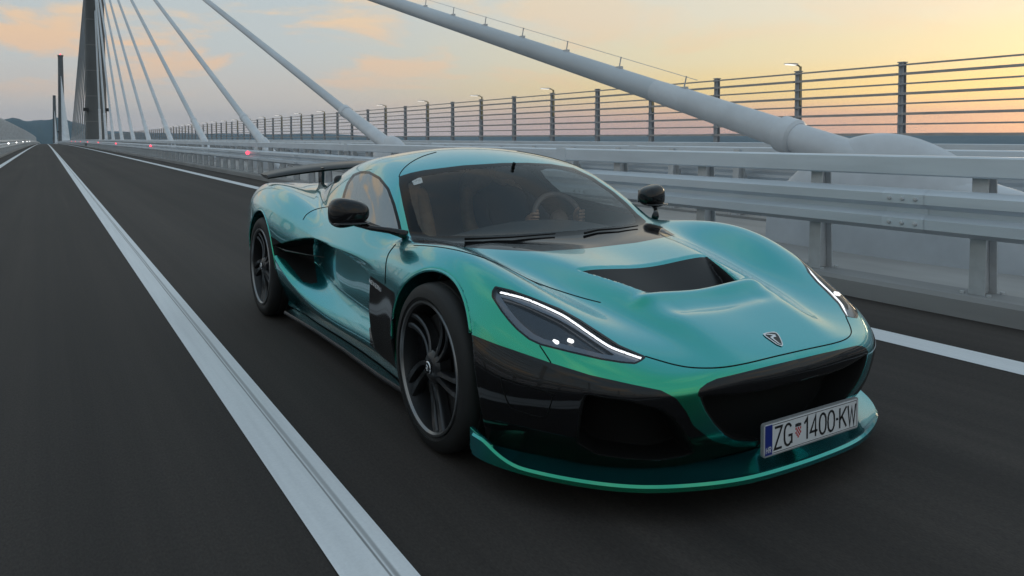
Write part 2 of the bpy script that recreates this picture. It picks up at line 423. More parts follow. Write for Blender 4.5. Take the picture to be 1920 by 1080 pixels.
# lamps on every second post
M_lamp = mat('lamp_diffuser', (.9, .9, .88), .3, emit=(1, .97, .9), estr=1.3)
M_lpole = mat('lamp_pole_paint', (.36, .30, .17), .5, .2)
M_alu = mat('aluminium', (.5, .5, .5), .35, .8)
def lamp_meshes():
    a = MB(); a.box(-.035, .035, -.075, -.045, -.95, .13); a.tube([(0, -.06, .10), (-.10, -.06, .155), (-.22, -.06, .165)], .022, 8)
    b = MB(); b.prism([(-.62, -.005), (-.60, .02), (-.3, .035), (-.18, .03), (-.18, -.01)], -.13, .01, lambda u, v, h: (u, h, v + .165))
    c = MB(); c.box(-.60, -.24, -.115, -.005, .146, .1585)
    return a.mesh('pole'), b.mesh('head'), c.mesh('diffuser')
LMS = lamp_meshes()
lamp_i = 0
for k, y in enumerate(posts):
    if k % 2 == 1 and y < 150:
        px_lab = ['lamp on the barrier post nearest the right edge of the picture', 'lamp head just above the thick near stay cable', 'third lamp from the right on the wind barrier posts'][lamp_i] if lamp_i < 3 else (ORD[lamp_i] + ' lamp from the right on the wind barrier posts' if lamp_i < 12 else 'tiny lamp on a far barrier post beyond the twelfth lamp')
        r = tag(empty('barrier_lamp', (17.9, y, zr(y) + 3.12)), px_lab, 'lamp', 'lamps on the wind barrier posts')
        for nm, me, mm in zip(('pole', 'head', 'diffuser'), LMS, (M_lpole, M_alu, M_lamp)): new_obj(nm, me, mm, r)
        lamp_i += 1

# ------------------------------------------------------------------ pylons and stay cables
XC = 7.05
PYL = [(138.0, 48.0), (423.0, 42.0), (708.0, 37.0)]
def pylon(y, h, label):
    root = tag(empty('pylon', (XC, y, zr(y))), label, 'pylon')
    m = MB(); wx, wy, tx, ty, c = 1.45, 2.6, 1.05, 1.9, .3
    def ring(a, b, z): return [(-a + c, -b, z), (a - c, -b, z), (a, -b + c, z), (a, b - c, z), (a - c, b, z), (-a + c, b, z), (-a, b - c, z), (-a, -b + c, z)]
    zs = [-4, 0, 8, 16, 24, 32, 40, h]
    vs_ = []
    for z in zs:
        t = max(0, z) / h; vs_ += ring(wx + (tx - wx) * t, wy + (ty - wy) * t, z)
    fs = [tuple(range(7, -1, -1)), tuple(range(8 * (len(zs) - 1), 8 * len(zs)))]
    for i in range(len(zs) - 1):
        for k in range(8): fs.append((8 * i + k, 8 * i + (k + 1) % 8, 8 * i + 8 + (k + 1) % 8, 8 * i + 8 + k))
    m.add(vs_, fs); m.build('shaft', M_pyl, root)
    # casting joints between the concrete lifts
    for z in np.arange(4, h - 1, 4.0):
        t = z / h; a = wx + (tx - wx) * t + .012; b = wy + (ty - wy) * t + .012
        j = MB(); j.add(ring(a, b, z - .06) + ring(a, b, z + .06), [(k, (k + 1) % 8, 8 + (k + 1) % 8, 8 + k) for k in range(8)]); j.build('joint_band', M_pyll, root)
    cpm = MB(); cpm.box(-tx - .15, tx + .15, -ty - .15, ty + .15, h, h + .5); cpm.build('cap', M_pyll, root)
    l = MB(); l.lathe([(.0001, 1.3), (.22, 1.2), (.25, .5)], 12, 'z', (0, 0, h)); l.build('beacon', M_red, root)
    for sx_ in (-1.5, 1.5):
        f = MB(); f.box(sx_ - .35, sx_ + .35, -wy - .5, -wy + .3, 5.6, 6.1); f.build('floodlight', M_dark, root)
    return root
pylon(*PYL[0], 'nearest dark concrete pylon carrying the stay cables')
pylon(*PYL[1], 'second pylon farther along the bridge, shorter in view')
pylon(*PYL[2], 'farthest pylon with a red beacon on top')
def cspl(xs, ys, q):
    xs = np.array(xs); ys = np.array(ys); m_ = np.gradient(ys, xs); i = np.clip(np.searchsorted(xs, q) - 1, 0, len(xs) - 2); h_ = xs[i + 1] - xs[i]; t = (q - xs[i]) / h_
    return ys[i] * (1 + 2 * t) * (1 - t) ** 2 + h_ * m_[i] * t * (1 - t) ** 2 + ys[i + 1] * t * t * (3 - 2 * t) + h_ * m_[i + 1] * t * t * (t - 1)
def anchor_cover():
    m = MB(); n = 14; vs_ = []; fs = []
    L_ = [(.75, .02), (.95, .40), (1.3, .72), (1.75, .95), (2.25, 1.03), (2.7, .95), (3.1, .75), (3.5, .45)]
    _ly = np.linspace(L_[0][0], L_[-1][0], 26); _lh = np.maximum(cspl([p[0] for p in L_], [p[1] for p in L_], _ly), .02); L_ = list(zip(_ly, _lh))
    for (y, hh) in L_:
        w = .10 + .16 * min(1, hh)
        for k in range(n + 1):
            a = math.pi * k / n
            vs_.append((w * math.cos(a) * (1 if abs(math.cos(a)) < .98 else 1), y, .10 + hh * 1.18 * math.sin(a) ** .75))
    for i in range(len(L_) - 1):
        for k in range(n): fs.append((i * (n + 1) + k, i * (n + 1) + k + 1, (i + 1) * (n + 1) + k + 1, (i + 1) * (n + 1) + k))
    m.add(vs_, fs); return m.mesh('anchor_cover', True)
ACM = anchor_cover()
def stay(yb, yp, ztop, label, group, near=False, lod=14):
    zb = zr(yb) + .35
    root = tag(empty('stay_cable', (XC, yb, zr(yb))), label, 'stay cable', group)
    P0 = Vector((0, 0, .35)); P1 = Vector((0, yp - yb, ztop - zr(yb)))
    d = (P1 - P0).normalized(); Lc = (P1 - P0).length
    a = MB()
    ts = np.linspace(5.6, Lc, 9)
    a.tube([P0 + d * t for t in ts], .148 if near else .125, lod); a.build('sheath', M_sheath, root, 40)
    b = MB(); b.tube([P0 - d * .6, P0 + d * 1.2, P0 + d * 5.4, P0 + d * 5.7], [.19, .18, .155, .148], lod); b.build('anchor_pipe', M_pipe, root, 40)
    if not near:
        c = MB(); c.tube([P0 + d * 5.55, P0 + d * 5.60, P0 + d * 5.80, P0 + d * 5.85], [.162, .170, .170, .14], lod); c.build('collar', M_pipe, root, 40)
    if yb < yp: new_obj('anchor_cover', ACM, M_pipe, root)
    if near:
        ec = MB(); ec.tube([P0 + d * 3.35, P0 + d * 3.38, P0 + d * 3.55, P0 + d * 3.58], [.175, .205, .205, .17], lod); ec.build('entry_collar', M_pipe, root, 40)
        up = Vector((0, -d.z, d.y))
        w = MB(); w.tube([P0 + d * 5 + up * .30, P0 + d * 60 + up * .30], .004, 6); w.build('hand_line', M_sheath, root)
        for t in np.arange(5.2, 34, 1.35):
            q = MB(); q.tube([P0 + d * t + up * .12, P0 + d * t + up * .31], .009, 6); q.box(-.03, .03, (P0 + d * t + up * .15).y - .05, (P0 + d * t + up * .15).y + .05, (P0 + d * t + up * .15).z - .025, (P0 + d * t + up * .15).z + .02)
            q.build('line_bracket', M_postm, root)
NB = 11
ords = ['nearest thick stay cable crossing the sky above the car roof', 'second nearest stay cable, landing behind the rear of the roof', 'third nearest stay cable, landing above the rear wing', 'fourth nearest stay cable on the camera side of the first pylon', 'fifth nearest stay cable on the camera side of the first pylon', 'sixth nearest stay cable on the camera side of the first pylon', 'seventh nearest stay cable on the camera side of the first pylon']
for pi, (py, ph) in enumerate(PYL):
    for side in (-1, 1):
        for i in range(NB):
            off = 135.8 - 12.45 * i                     # outermost first
            yb = py + side * off
            if yb < 0: continue
            zt = zr(py) + ph - 9.1 - 1.25 * i
            if pi == 0 and side < 0:
                lab = ords[i] if i < len(ords) else ORD[i] + ' nearest stay cable, one of the steep ones beside the first pylon'
            else: lab = [['', 'stay cable fanning down behind the first pylon'], ['stay cable on the camera side of the second pylon', 'stay cable fanning down behind the second pylon'], ['stay cable on the camera side of the farthest pylon', 'stay cable fanning down behind the farthest pylon']][pi][side > 0]
            stay(yb, py, zt, lab, ['stay cables of the nearest pylon', 'stay cables of the second pylon', 'stay cables of the farthest pylon'][pi] + (' near side' if side < 0 else ' far side'), near=(pi == 0 and side < 0 and i == 0), lod=24 if (pi == 0 and side < 0 and i < 4) else 8)

# ------------------------------------------------------------------ sea and hills
def sea_mat():
    m = mat('sea_water', (.03, .05, .065), .12, 0, bump=(.05, .6, 1.2)); return m
sm_ = MB(); sm_.add([(-40000, -40000, -56), (40000, -40000, -56), (40000, 40000, -56), (-40000, 40000, -56)], [(0, 1, 2, 3)])
tag(sm_.build('sea', sea_mat()), kind='structure')
def hills(name, az0, az1, dist, prof, col, depth=1500):
    m = MB(); n = 140; vs_ = []; fs = []; rows = 7
    rnd = np.random.RandomState(3)
    ph = rnd.rand(12) * 6.28
    for i in range(n + 1):
        t = i / n; az = R_(az0 + (az1 - az0) * t)
        h = np.interp(t, [p[0] for p in prof], [p[1] for p in prof])
        h *= 1 + .05 * math.sin(3.3 * t * 6.28 + ph[0]) + .02 * math.sin(9 * t * 6.28 + ph[1]) + .008 * math.sin(31 * t * 6.28 + ph[2])
        for r in range(rows):
            u = r / (rows - 1); dd = dist + depth * u
            z = -57 + (h + 57) * math.sin(u * math.pi / 2) ** .8 + (8 * math.sin(31 * t + 5 * u + ph[3]) if 0 < r < rows - 1 else 0)
            vs_.append((dd * math.sin(az), dd * math.cos(az), z))
        vs_.append(((dist + depth * 1.6) * math.sin(az), (dist + depth * 1.6) * math.cos(az), -57))
    k = rows + 1
    for i in range(n):
        for r in range(k - 1): fs.append((i * k + r, (i + 1) * k + r, (i + 1) * k + r + 1, i * k + r + 1))
    m.add(vs_, fs)
    o = m.build(name, mat(name + '_scrub', col, .9, var=(.004, .35, (1, 1, 1))), smooth=True)
    return tag(o, kind='structure')
hills('hills', -9, 2.9, 2400, [(0, 60), (.2, 62), (.42, 66), (.6, 64), (.8, 64), (.9, 60), (1, 40)], (.030, .050, .050), 800)
hills('far_hills', 1.5, 75, 3300, [(0, 30), (.15, 20), (.3, 8), (.45, 6), (.6, 14), (.72, 22), (.85, 16), (1, 10)], (.05, .06, .06), 800)

# ================================================================== THE CAR: body surface from smooth fields
CAR_X, CAR_Y = 2.28, 2.76            # world position of the front axle centre; car x forward = -Y, car y left = +X
def to_world(P): return np.stack([CAR_X + P[..., 1], CAR_Y - P[..., 0], P[..., 2]], -1)
_F = np.array([math.sin(THETA) * math.cos(PITCH), math.cos(THETA) * math.cos(PITCH), -math.sin(PITCH)])
_Rt = np.array([math.cos(THETA), -math.sin(THETA), 0.0]); _U = np.cross(_Rt, _F)
def project(P):
    d = to_world(P) - np.array([0, 0, CAM_H]); w = d @ _F
    return 960 + FPX * (d @ _Rt) / w, PPY - FPX * (d @ _U) / w
def pix_ray(u, v):
    d = _F + _Rt * ((u - 960) / FPX) + _U * ((PPY - v) / FPX)
    d = d / np.linalg.norm(d)
    return np.array([CAR_Y, -CAR_X, CAM_H]), np.array([-d[1], d[0], d[2]])    # in car space

def cspline(xs, ys):
    xs = np.asarray(xs, float); ys = np.asarray(ys, float); o = np.argsort(xs); xs = xs[o]; ys = ys[o]; n = len(xs)
    h = np.diff(xs); A = np.zeros((n, n)); r = np.zeros(n); A[0, 0] = A[-1, -1] = 1
    for i in range(1, n - 1):
        A[i, i - 1] = h[i - 1]; A[i, i] = 2 * (h[i - 1] + h[i]); A[i, i + 1] = h[i]
        r[i] = 6 * ((ys[i + 1] - ys[i]) / h[i] - (ys[i] - ys[i - 1]) / h[i - 1])
    M = np.linalg.solve(A, r)
    def f(x):
        x = np.clip(np.asarray(x, float), xs[0], xs[-1]); i = np.clip(np.searchsorted(xs, x) - 1, 0, n - 2)
        a = xs[i + 1] - x; b = x - xs[i]
        return (M[i] * a ** 3 + M[i + 1] * b ** 3) / (6 * h[i]) + (ys[i] / h[i] - M[i] * h[i] / 6) * a + (ys[i + 1] / h[i] - M[i + 1] * h[i] / 6) * b
    return f
def pchip(xs, ys):
    xs = np.asarray(xs, float); ys = np.asarray(ys, float); o = np.argsort(xs); xs = xs[o]; ys = ys[o]
    h = np.diff(xs); d = np.diff(ys) / h; m = np.zeros(len(xs)); m[0] = d[0]; m[-1] = d[-1]
    for i in range(1, len(xs) - 1):
        if d[i - 1] * d[i] > 0:
            w1 = 2 * h[i] + h[i - 1]; w2 = h[i] + 2 * h[i - 1]; m[i] = (w1 + w2) / (w1 / d[i - 1] + w2 / d[i])
    def f(x):
        x = np.clip(np.asarray(x, float), xs[0], xs[-1]); i = np.clip(np.searchsorted(xs, x) - 1, 0, len(xs) - 2)
        t = (x - xs[i]) / h[i]
        return ys[i] * (1 + 2 * t) * (1 - t) ** 2 + h[i] * m[i] * t * (1 - t) ** 2 + ys[i + 1] * t * t * (3 - 2 * t) + h[i] * m[i + 1] * t * t * (t - 1)
    return f
def smax(a, b, k):
    h = np.maximum(k - np.abs(a - b), 0) / k
    return np.maximum(a, b) + h * h * k * .25
def smin(a, b, k): return -smax(-a, -b, k)
def sstep(a, b, x):
    t = np.clip((x - a) / (b - a), 0, 1); return t * t * (3 - 2 * t)
def blur2(A, sx, sy):
    def k(s):
        r = int(3 * s) + 1; g = np.exp(-.5 * (np.arange(-r, r + 1) / s) ** 2); return g / g.sum(), r
    for ax, s in ((0, sx), (1, sy)):
        if s <= 0: continue
        g, r = k(s); P = np.pad(A, [(r, r) if i == ax else (0, 0) for i in range(2)], mode='edge')
        A = sum(g[j] * (P[j:j + A.shape[0]] if ax == 0 else P[:, j:j + A.shape[1]]) for j in range(2 * r + 1))
    return A
class Table:
    """2-d table with Catmull-Rom lookup"""
    def __init__(s, x0, y0, h, A): s.x0, s.y0, s.h, s.A = x0, y0, h, A
    def __call__(s, x, y):
        x, y = np.broadcast_arrays(x, y)
        u = np.clip((x - s.x0) / s.h, 1, s.A.shape[0] - 3.001); v = np.clip((y - s.y0) / s.h, 1, s.A.shape[1] - 3.001)
        i = u.astype(int); j = v.astype(int); a = u - i; b = v - j
        def w(t): return (-.5 * t + t * t - .5 * t ** 3, 1 - 2.5 * t * t + 1.5 * t ** 3, .5 * t + 2 * t * t - 1.5 * t ** 3, -.5 * t * t + .5 * t ** 3)
        wa, wb = w(a), w(b); r = 0
        for p in range(4):
            for q in range(4): r = r + wa[p] * wb[q] * s.A[i - 1 + p, j - 1 + q]
        return r

# ---- top height field: tracks of (y, z) at stations x, from the centre line to past the fender
TOP = [  # x,   c,     ridge(y,z)     valley(y,z)    crest(y,z)    outer z at y=1.12
    (1.12, .430, (.20, .428), (.34, .420), (.50, .395), .20),
    (0.98, .502, (.22, .500), (.36, .488), (.53, .455), .21),
    (0.80, .572, (.25, .576), (.41, .543), (.61, .536), .23),
    (0.60, .626, (.28, .638), (.46, .590), (.695, .625), .30),
    (0.40, .668, (.31, .684), (.50, .630), (.755, .704), .42),
    (0.20, .702, (.34, .720), (.535, .672), (.795, .768), .54),
    (0.00, .730, (.38, .749), (.57, .708), (.82, .806), .65),
    (-.20, .755, (.43, .766), (.61, .748), (.83, .815), .67),
    (-.50, .775, (.50, .782), (.66, .775), (.845, .795), .67),
    (-1.0, .775, (.50, .775), (.66, .775), (.855, .768), .66),
    (-1.5, .775, (.50, .775), (.66, .775), (.855, .768), .66),
    (-2.0, .800, (.50, .800), (.66, .805), (.85, .815), .69),
    (-2.4, .840, (.48, .845), (.65, .858), (.835, .885), .74),
    (-2.75, .870, (.46, .880), (.63, .895), (.815, .922), .78),
    (-3.1, .890, (.45, .900), (.62, .910), (.79, .925), .79),
    (-3.5, .885, (.45, .890), (.60, .900), (.76, .895), .76),
    (-3.85, .840, (.45, .845), (.60, .845), (.75, .830), .70)]
HT = .01; TX0, TY0 = -3.95, -.10
tx = np.arange(TX0, 1.30, HT); ty = np.arange(TY0, 1.30, HT)
_xs = [t[0] for t in TOP]
_tr = [cspline(_xs, [t[1] for t in TOP])] + [(cspline(_xs, [t[k][0] for t in TOP]), cspline(_xs, [t[k][1] for t in TOP])) for k in (2, 3, 4)] + [cspline(_xs, [t[5] for t in TOP])]
TT = np.zeros((len(tx), len(ty)))
for i, x in enumerate(tx):
    ks = [(0, float(_tr[0](x)))] + [(float(_tr[k][0](x)), float(_tr[k][1](x))) for k in (1, 2, 3)] + [(1.12, float(_tr[4](x)))]
    yy = [-k[0] for k in ks[:0:-1]] + [k[0] for k in ks]; zz = [k[1] for k in ks[:0:-1]] + [k[1] for k in ks]
    TT[i] = pchip(yy, zz)(ty)
TT = blur2(TT, 3.0, 1.7)
# hood duct: floor ramps from a deep front lip up to the hood behind it
VX0, VX1 = .20, .535
def vent_depth(x, y):
    w = .255 + .115 * (VX1 - x) / .3
    inside = sstep(.0, .014, w - np.abs(y)) * sstep(0, .014, VX1 - x)
    return inside * .105 * np.clip((x - VX0) / (VX1 - VX0), 0, 1) ** .9
gx, gy = np.meshgrid(tx, ty, indexing='ij')
# raised lip round the duct and a soft trough in front of it
lip = .012 * np.exp(-((gx - .555) / .03) ** 2) * sstep(.40, .30, np.abs(gy)) - .014 * np.exp(-((gx - .65) / .05) ** 2) * sstep(.36, .2, np.abs(gy))
Ttab0 = Table(TX0, TY0, HT, TT + lip)
Ttab = Ttab0

# ---- plan outline
PLAN = [(1.035, 0), (1.028, .2), (1.0, .42), (.955, .56), (.875, .69), (.76, .80), (.60, .895), (.45, .955), (.28, .986), (0, .995), (-.3, .982), (-.6, .955), (-1.0, .94), (-1.5, .943), (-2.0, .965), (-2.4, .993), (-2.75, 1.002), (-3.1, .98), (-3.4, .925), (-3.6, .83), (-3.70, .62), (-3.74, .3), (-3.75, 0)]
_pp = np.array(PLAN); _full = np.concatenate([_pp, (_pp * [1, -1])[-2:0:-1]])
def catmull_closed(P, n=10):
    P = np.asarray(P, float); N = len(P); out = []
    for i in range(N):
        p0, p1, p2, p3 = P[i - 1], P[i], P[(i + 1) % N], P[(i + 2) % N]
        for t in np.linspace(0, 1, n, endpoint=False):
            out.append(.5 * (2 * p1 + (p2 - p0) * t + (2 * p0 - 5 * p1 + 4 * p2 - p3) * t * t + (3 * p1 - p0 - 3 * p2 + p3) * t ** 3))
    return np.array(out)
def poly_sd(U, V, poly):
    """signed distance to a closed polygon, negative inside"""
    poly = np.asarray(poly, float); sh = np.shape(U); U = np.ravel(U); V = np.ravel(V)
    d = np.full(len(U), 1e18); ins = np.zeros(len(U), bool); n = len(poly)
    for i in range(n):
        ax, ay = poly[i]; bx, by = poly[(i + 1) % n]; ex, ey = bx - ax, by - ay; L2 = ex * ex + ey * ey
        if L2 < 1e-14: continue
        t = np.clip(((U - ax) * ex + (V - ay) * ey) / L2, 0, 1)
        d = np.minimum(d, (U - ax - t * ex) ** 2 + (V - ay - t * ey) ** 2)
        c = (ay > V) != (by > V)
        if ey != 0: ins ^= c & (U < (V - ay) * ex / ey + ax)
    d = np.sqrt(d); return np.where(ins, -d, d).reshape(sh)
_dense = catmull_closed(_full, 8)
Ptab = Table(TX0, TY0, HT, blur2(poly_sd(gx, gy, _dense), 2.0, 2.0))
zin = cspline([.08, .12, .2, .3, .42, .52, .62, .72, .85, 1.0], [.105, .085, .045, .014, 0, .002, .010, .028, .06, .10])
kx = pchip([-3.8, -3.0, -.2, .5, .8, .95, 1.2], [.12, .14, .15, .14, .075, .05, .05])
# ---- door scoop
ztop = cspline([-.45, -.62, -.75, -1.13, -1.51, -1.72, -1.94, -2.15, -2.3, -2.5], [.555, .585, .607, .648, .672, .668, .636, .595, .562, .52])
zlow = cspline([-.45, -.62, -1.0, -1.45, -1.8, -2.1, -2.3, -2.42, -2.5], [.25, .25, .235, .235, .285, .36, .45, .52, .56])
dmax = pchip([-2.42, -2.3, -2.1, -1.9, -1.6, -1.2, -.9, -.775, -.715, -.45], [.03, .14, .20, .17, .13, .11, .095, .09, .0, 0.0])
_fin = cspline([.05, .12, .16, .22, .30, .36, 1.2], [.06, .055, .045, .02, .003, 0, 0])
def front_tuck(x, z): return np.maximum(_fin(z), 0) * sstep(.25, .62, x)
def scoop(x, z):
    zt, zl = ztop(x), zlow(x); s = (zt - z) / np.maximum(zt - zl, .03)
    g = sstep(0, .022, zt - z) * (1 - sstep(.66, 1.08, s))
    return np.where((x < -.45) & (x > -2.46), dmax(x) * g, 0)
# ---- cabin
zc = cspline([.1, -.15, -.35, -.6, -.8, -1.0, -1.2, -1.42, -1.7, -2.0, -2.4, -2.8, -3.2, -3.6], [.60, .71, .80, .935, 1.045, 1.132, 1.182, 1.206, 1.196, 1.160, 1.085, 1.005, .935, .86])
wb = cspline([.1, -.2, -.4, -.55, -.8, -1.2, -1.6, -2.0, -2.4, -2.8, -3.2, -3.6], [.55, .66, .745, .79, .835, .852, .835, .785, .69, .57, .45, .34])
cr = pchip([-3.6, -2.5, -1.5, -1.0, -.5, 0], [.25, .26, .20, .20, .205, .16])
TUM = .60
WH = [(0.003, .342, .386), (-2.745, .352, .402)]       # wheel arch: x, z, radius

def cabin(x, y, z):
    ay = np.abs(y)
    s = (ay - (wb(x) - TUM * (z - .80))) / math.sqrt(1 + TUM * TUM)
    t = (z - (zc(x) - cr(x) * y * y)) * .82
    return smax(smax(t, s, .11), np.maximum(np.maximum(x + .06, -3.62 - x), .66 - z), .02)
def body0(x, y, z):
    """uncarved lower body and cabin"""
    T = Ttab(x, np.abs(y)); P = Ptab(x, np.abs(y))
    top = (z - T) * .9
    side = P + zin(z - .10 * sstep(-1.6, -2.6, x)) + front_tuck(x, z)
    b = smax(top, side, kx(x))
    b = smax(b, .115 - z, .03)
    return smin(b, cabin(x, y, z), .035)
CARVES = []       # functions (x, ay, z) -> sdf of removed volume
def body(x, y, z):
    ay = np.abs(y)
    T = Ttab(x, ay); P = Ptab(x, ay)
    top = (z - T + vent_depth(x, ay)) * .9
    side = P + zin(z - .10 * sstep(-1.6, -2.6, x)) + scoop(x, z) + front_tuck(x, z)
    b = smax(top, side, kx(x))
    b = smax(b, .115 - z, .03)
    b = smin(b, cabin(x, ay, z), .035)
    for wx, wz, wr in WH:
        c = np.maximum(np.sqrt((x - wx) ** 2 + (z - wz) ** 2) - wr, .58 + .23 * sstep(.48, .66, z) - ay)
        b = smax(b, -c, .012)
    for f in CARVES: b = smax(b, -f(x, ay, z), .010)
    return b
def raycast(u, v, fn=body0, t0=1.0, t1=9.0):
    o, d = pix_ray(u, v); t = t0
    for _ in range(200):
        p = o + d * t; f = float(fn(p[0], p[1], p[2]))
        if abs(f) < 5e-4: return p
        t += f * .7
        if t > t1: return None
    return o + d * t

def rays(pts, fn=body0):
    r = []
    for u, v in pts:
        p = raycast(u, v, fn)
        if p is not None: r.append(p)
    return np.array(r)
def wrapA(x, ay): return np.arctan2(ay, x + .35)
def wrap_poly(px):
    P = rays(px); return np.stack([wrapA(P[:, 0], -P[:, 1]), P[:, 2]], -1)
# ---- front openings (outlines traced on the near half, mirrored)
PX_GRILLE_LOW = [(1316, 744), (1394, 741), (1440, 733), (1480, 722), (1545, 706), (1545, 800), (1480, 815), (1440, 824), (1406, 826), (1380, 823), (1362, 814), (1342, 792), (1326, 768)]
PX_INTAKE = [(1098, 742), (1180, 755), (1240, 770), (1264, 788), (1282, 815), (1300, 850), (1240, 862), (1120, 852), (1084, 830), (1090, 780)]
PX_BLACK = [(866, 620), (930, 645), (1029, 679), (1106, 703), (1177, 719), (1240, 732), (1268, 747), (1287, 772), (1300, 798), (1335, 826), (1378, 838), (1480, 836), (1560, 815), (1560, 960), (820, 960), (850, 760)]
GPOLY = wrap_poly(PX_GRILLE_LOW); IPOLY = wrap_poly(PX_INTAKE)
_hw = .006; wa = np.arange(-.12, 1.75, _hw); wz = np.arange(.0, .75, _hw); WA, WZ = np.meshgrid(wa, wz, indexing='ij')
def mir(P): return np.concatenate([P, P * [-1, 1]])
def sd_m(P):       # polygon that touches the centre plane: union with its mirror image
    return np.minimum(poly_sd(WA, WZ, P), poly_sd(-WA, WZ, P))
Gtab = Table(-.12, 0, _hw, blur2(sd_m(GPOLY), 1, 1)); Itab = Table(-.12, 0, _hw, blur2(sd_m(IPOLY), 1, 1))
def carve_front(x, ay, z):
    a = wrapA(x, ay); P = Ptab(x, ay)
    g = np.maximum(Gtab(a, z), -(P + .14)); i = np.maximum(Itab(a, z), -(P + .22))
    return np.where(x > .3, np.minimum(g, i), 1.0)
CARVES.append(carve_front)

# ---- polygonise (surface nets on the half body), then settle on the exact surface
def polygonise(fn, x0, x1, y0, y1, z0, z1, h):
    xs = np.arange(x0, x1, h); ys = np.arange(y0, y1, h); zs = np.arange(z0, z1, h)
    A = np.empty((len(xs), len(ys), len(zs)), np.float32)
    for i in range(0, len(xs), 48):
        A[i:i + 48] = fn(xs[i:i + 48, None, None], ys[None, :, None], zs[None, None, :])
    ins = A < 0
    c = ins[:-1, :-1, :-1].astype(np.int8)
    for a in (0, 1):
        for b in (0, 1):
            for d in (0, 1):
                if a + b + d: c = c + ins[a:a + c.shape[0], b:b + c.shape[1], d:d + c.shape[2]]
    act = (c > 0) & (c < 8); ids = np.full(act.shape, -1, np.int64); I = np.argwhere(act); ids[act] = np.arange(len(I))
    acc = np.zeros((len(I), 3)); cnt = np.zeros(len(I))
    C8 = [(a, b, d) for a in (0, 1) for b in (0, 1) for d in (0, 1)]
    for p in C8:
        for ax in range(3):
            if p[ax]: continue
            q = list(p); q[ax] = 1
            fa = A[I[:, 0] + p[0], I[:, 1] + p[1], I[:, 2] + p[2]]; fb = A[I[:, 0] + q[0], I[:, 1] + q[1], I[:, 2] + q[2]]
            m = (fa < 0) != (fb < 0); t = np.where(m, fa / np.where(m, fa - fb, 1), 0)
            pt = np.tile(np.array(p, float), (len(I), 1)); pt[:, ax] += t
            acc += pt * m[:, None]; cnt += m
    V = (I + acc / cnt[:, None]) * h + np.array([x0, y0, z0])
    Q = []
    for ax in range(3):
        sl0 = [slice(None)] * 3; sl1 = [slice(None)] * 3; sl0[ax] = slice(None, -1); sl1[ax] = slice(1, None)
        s0, s1 = ins[tuple(sl0)], ins[tuple(sl1)]; E = np.argwhere(s0 != s1); b, d = (ax + 1) % 3, (ax + 2) % 3
        E = E[(E[:, b] > 0) & (E[:, d] > 0) & (E[:, b] < act.shape[b]) & (E[:, d] < act.shape[d]) & (E[:, ax] < act.shape[ax])]
        flip = s0[E[:, 0], E[:, 1], E[:, 2]]
        def g(ob, od):
            e = E.copy(); e[:, b] -= ob; e[:, d] -= od; return ids[e[:, 0], e[:, 1], e[:, 2]]
        q = np.stack([g(1, 1), g(0, 1), g(0, 0), g(1, 0)], -1)
        q = np.where(flip[:, None], q, q[:, ::-1]); Q.append(q[(q >= 0).all(1)])
    Q = np.concatenate(Q)
    return V, Q
def grad(fn, V, e=.003):
    k = np.array([[1, -1, -1], [-1, -1, 1], [-1, 1, -1], [1, 1, 1]], float); g = 0
    for d in k: g = g + d[None, :] * fn(V[:, 0] + e * d[0], V[:, 1] + e * d[1], V[:, 2] + e * d[2])[:, None]
    return g / (4 * e)
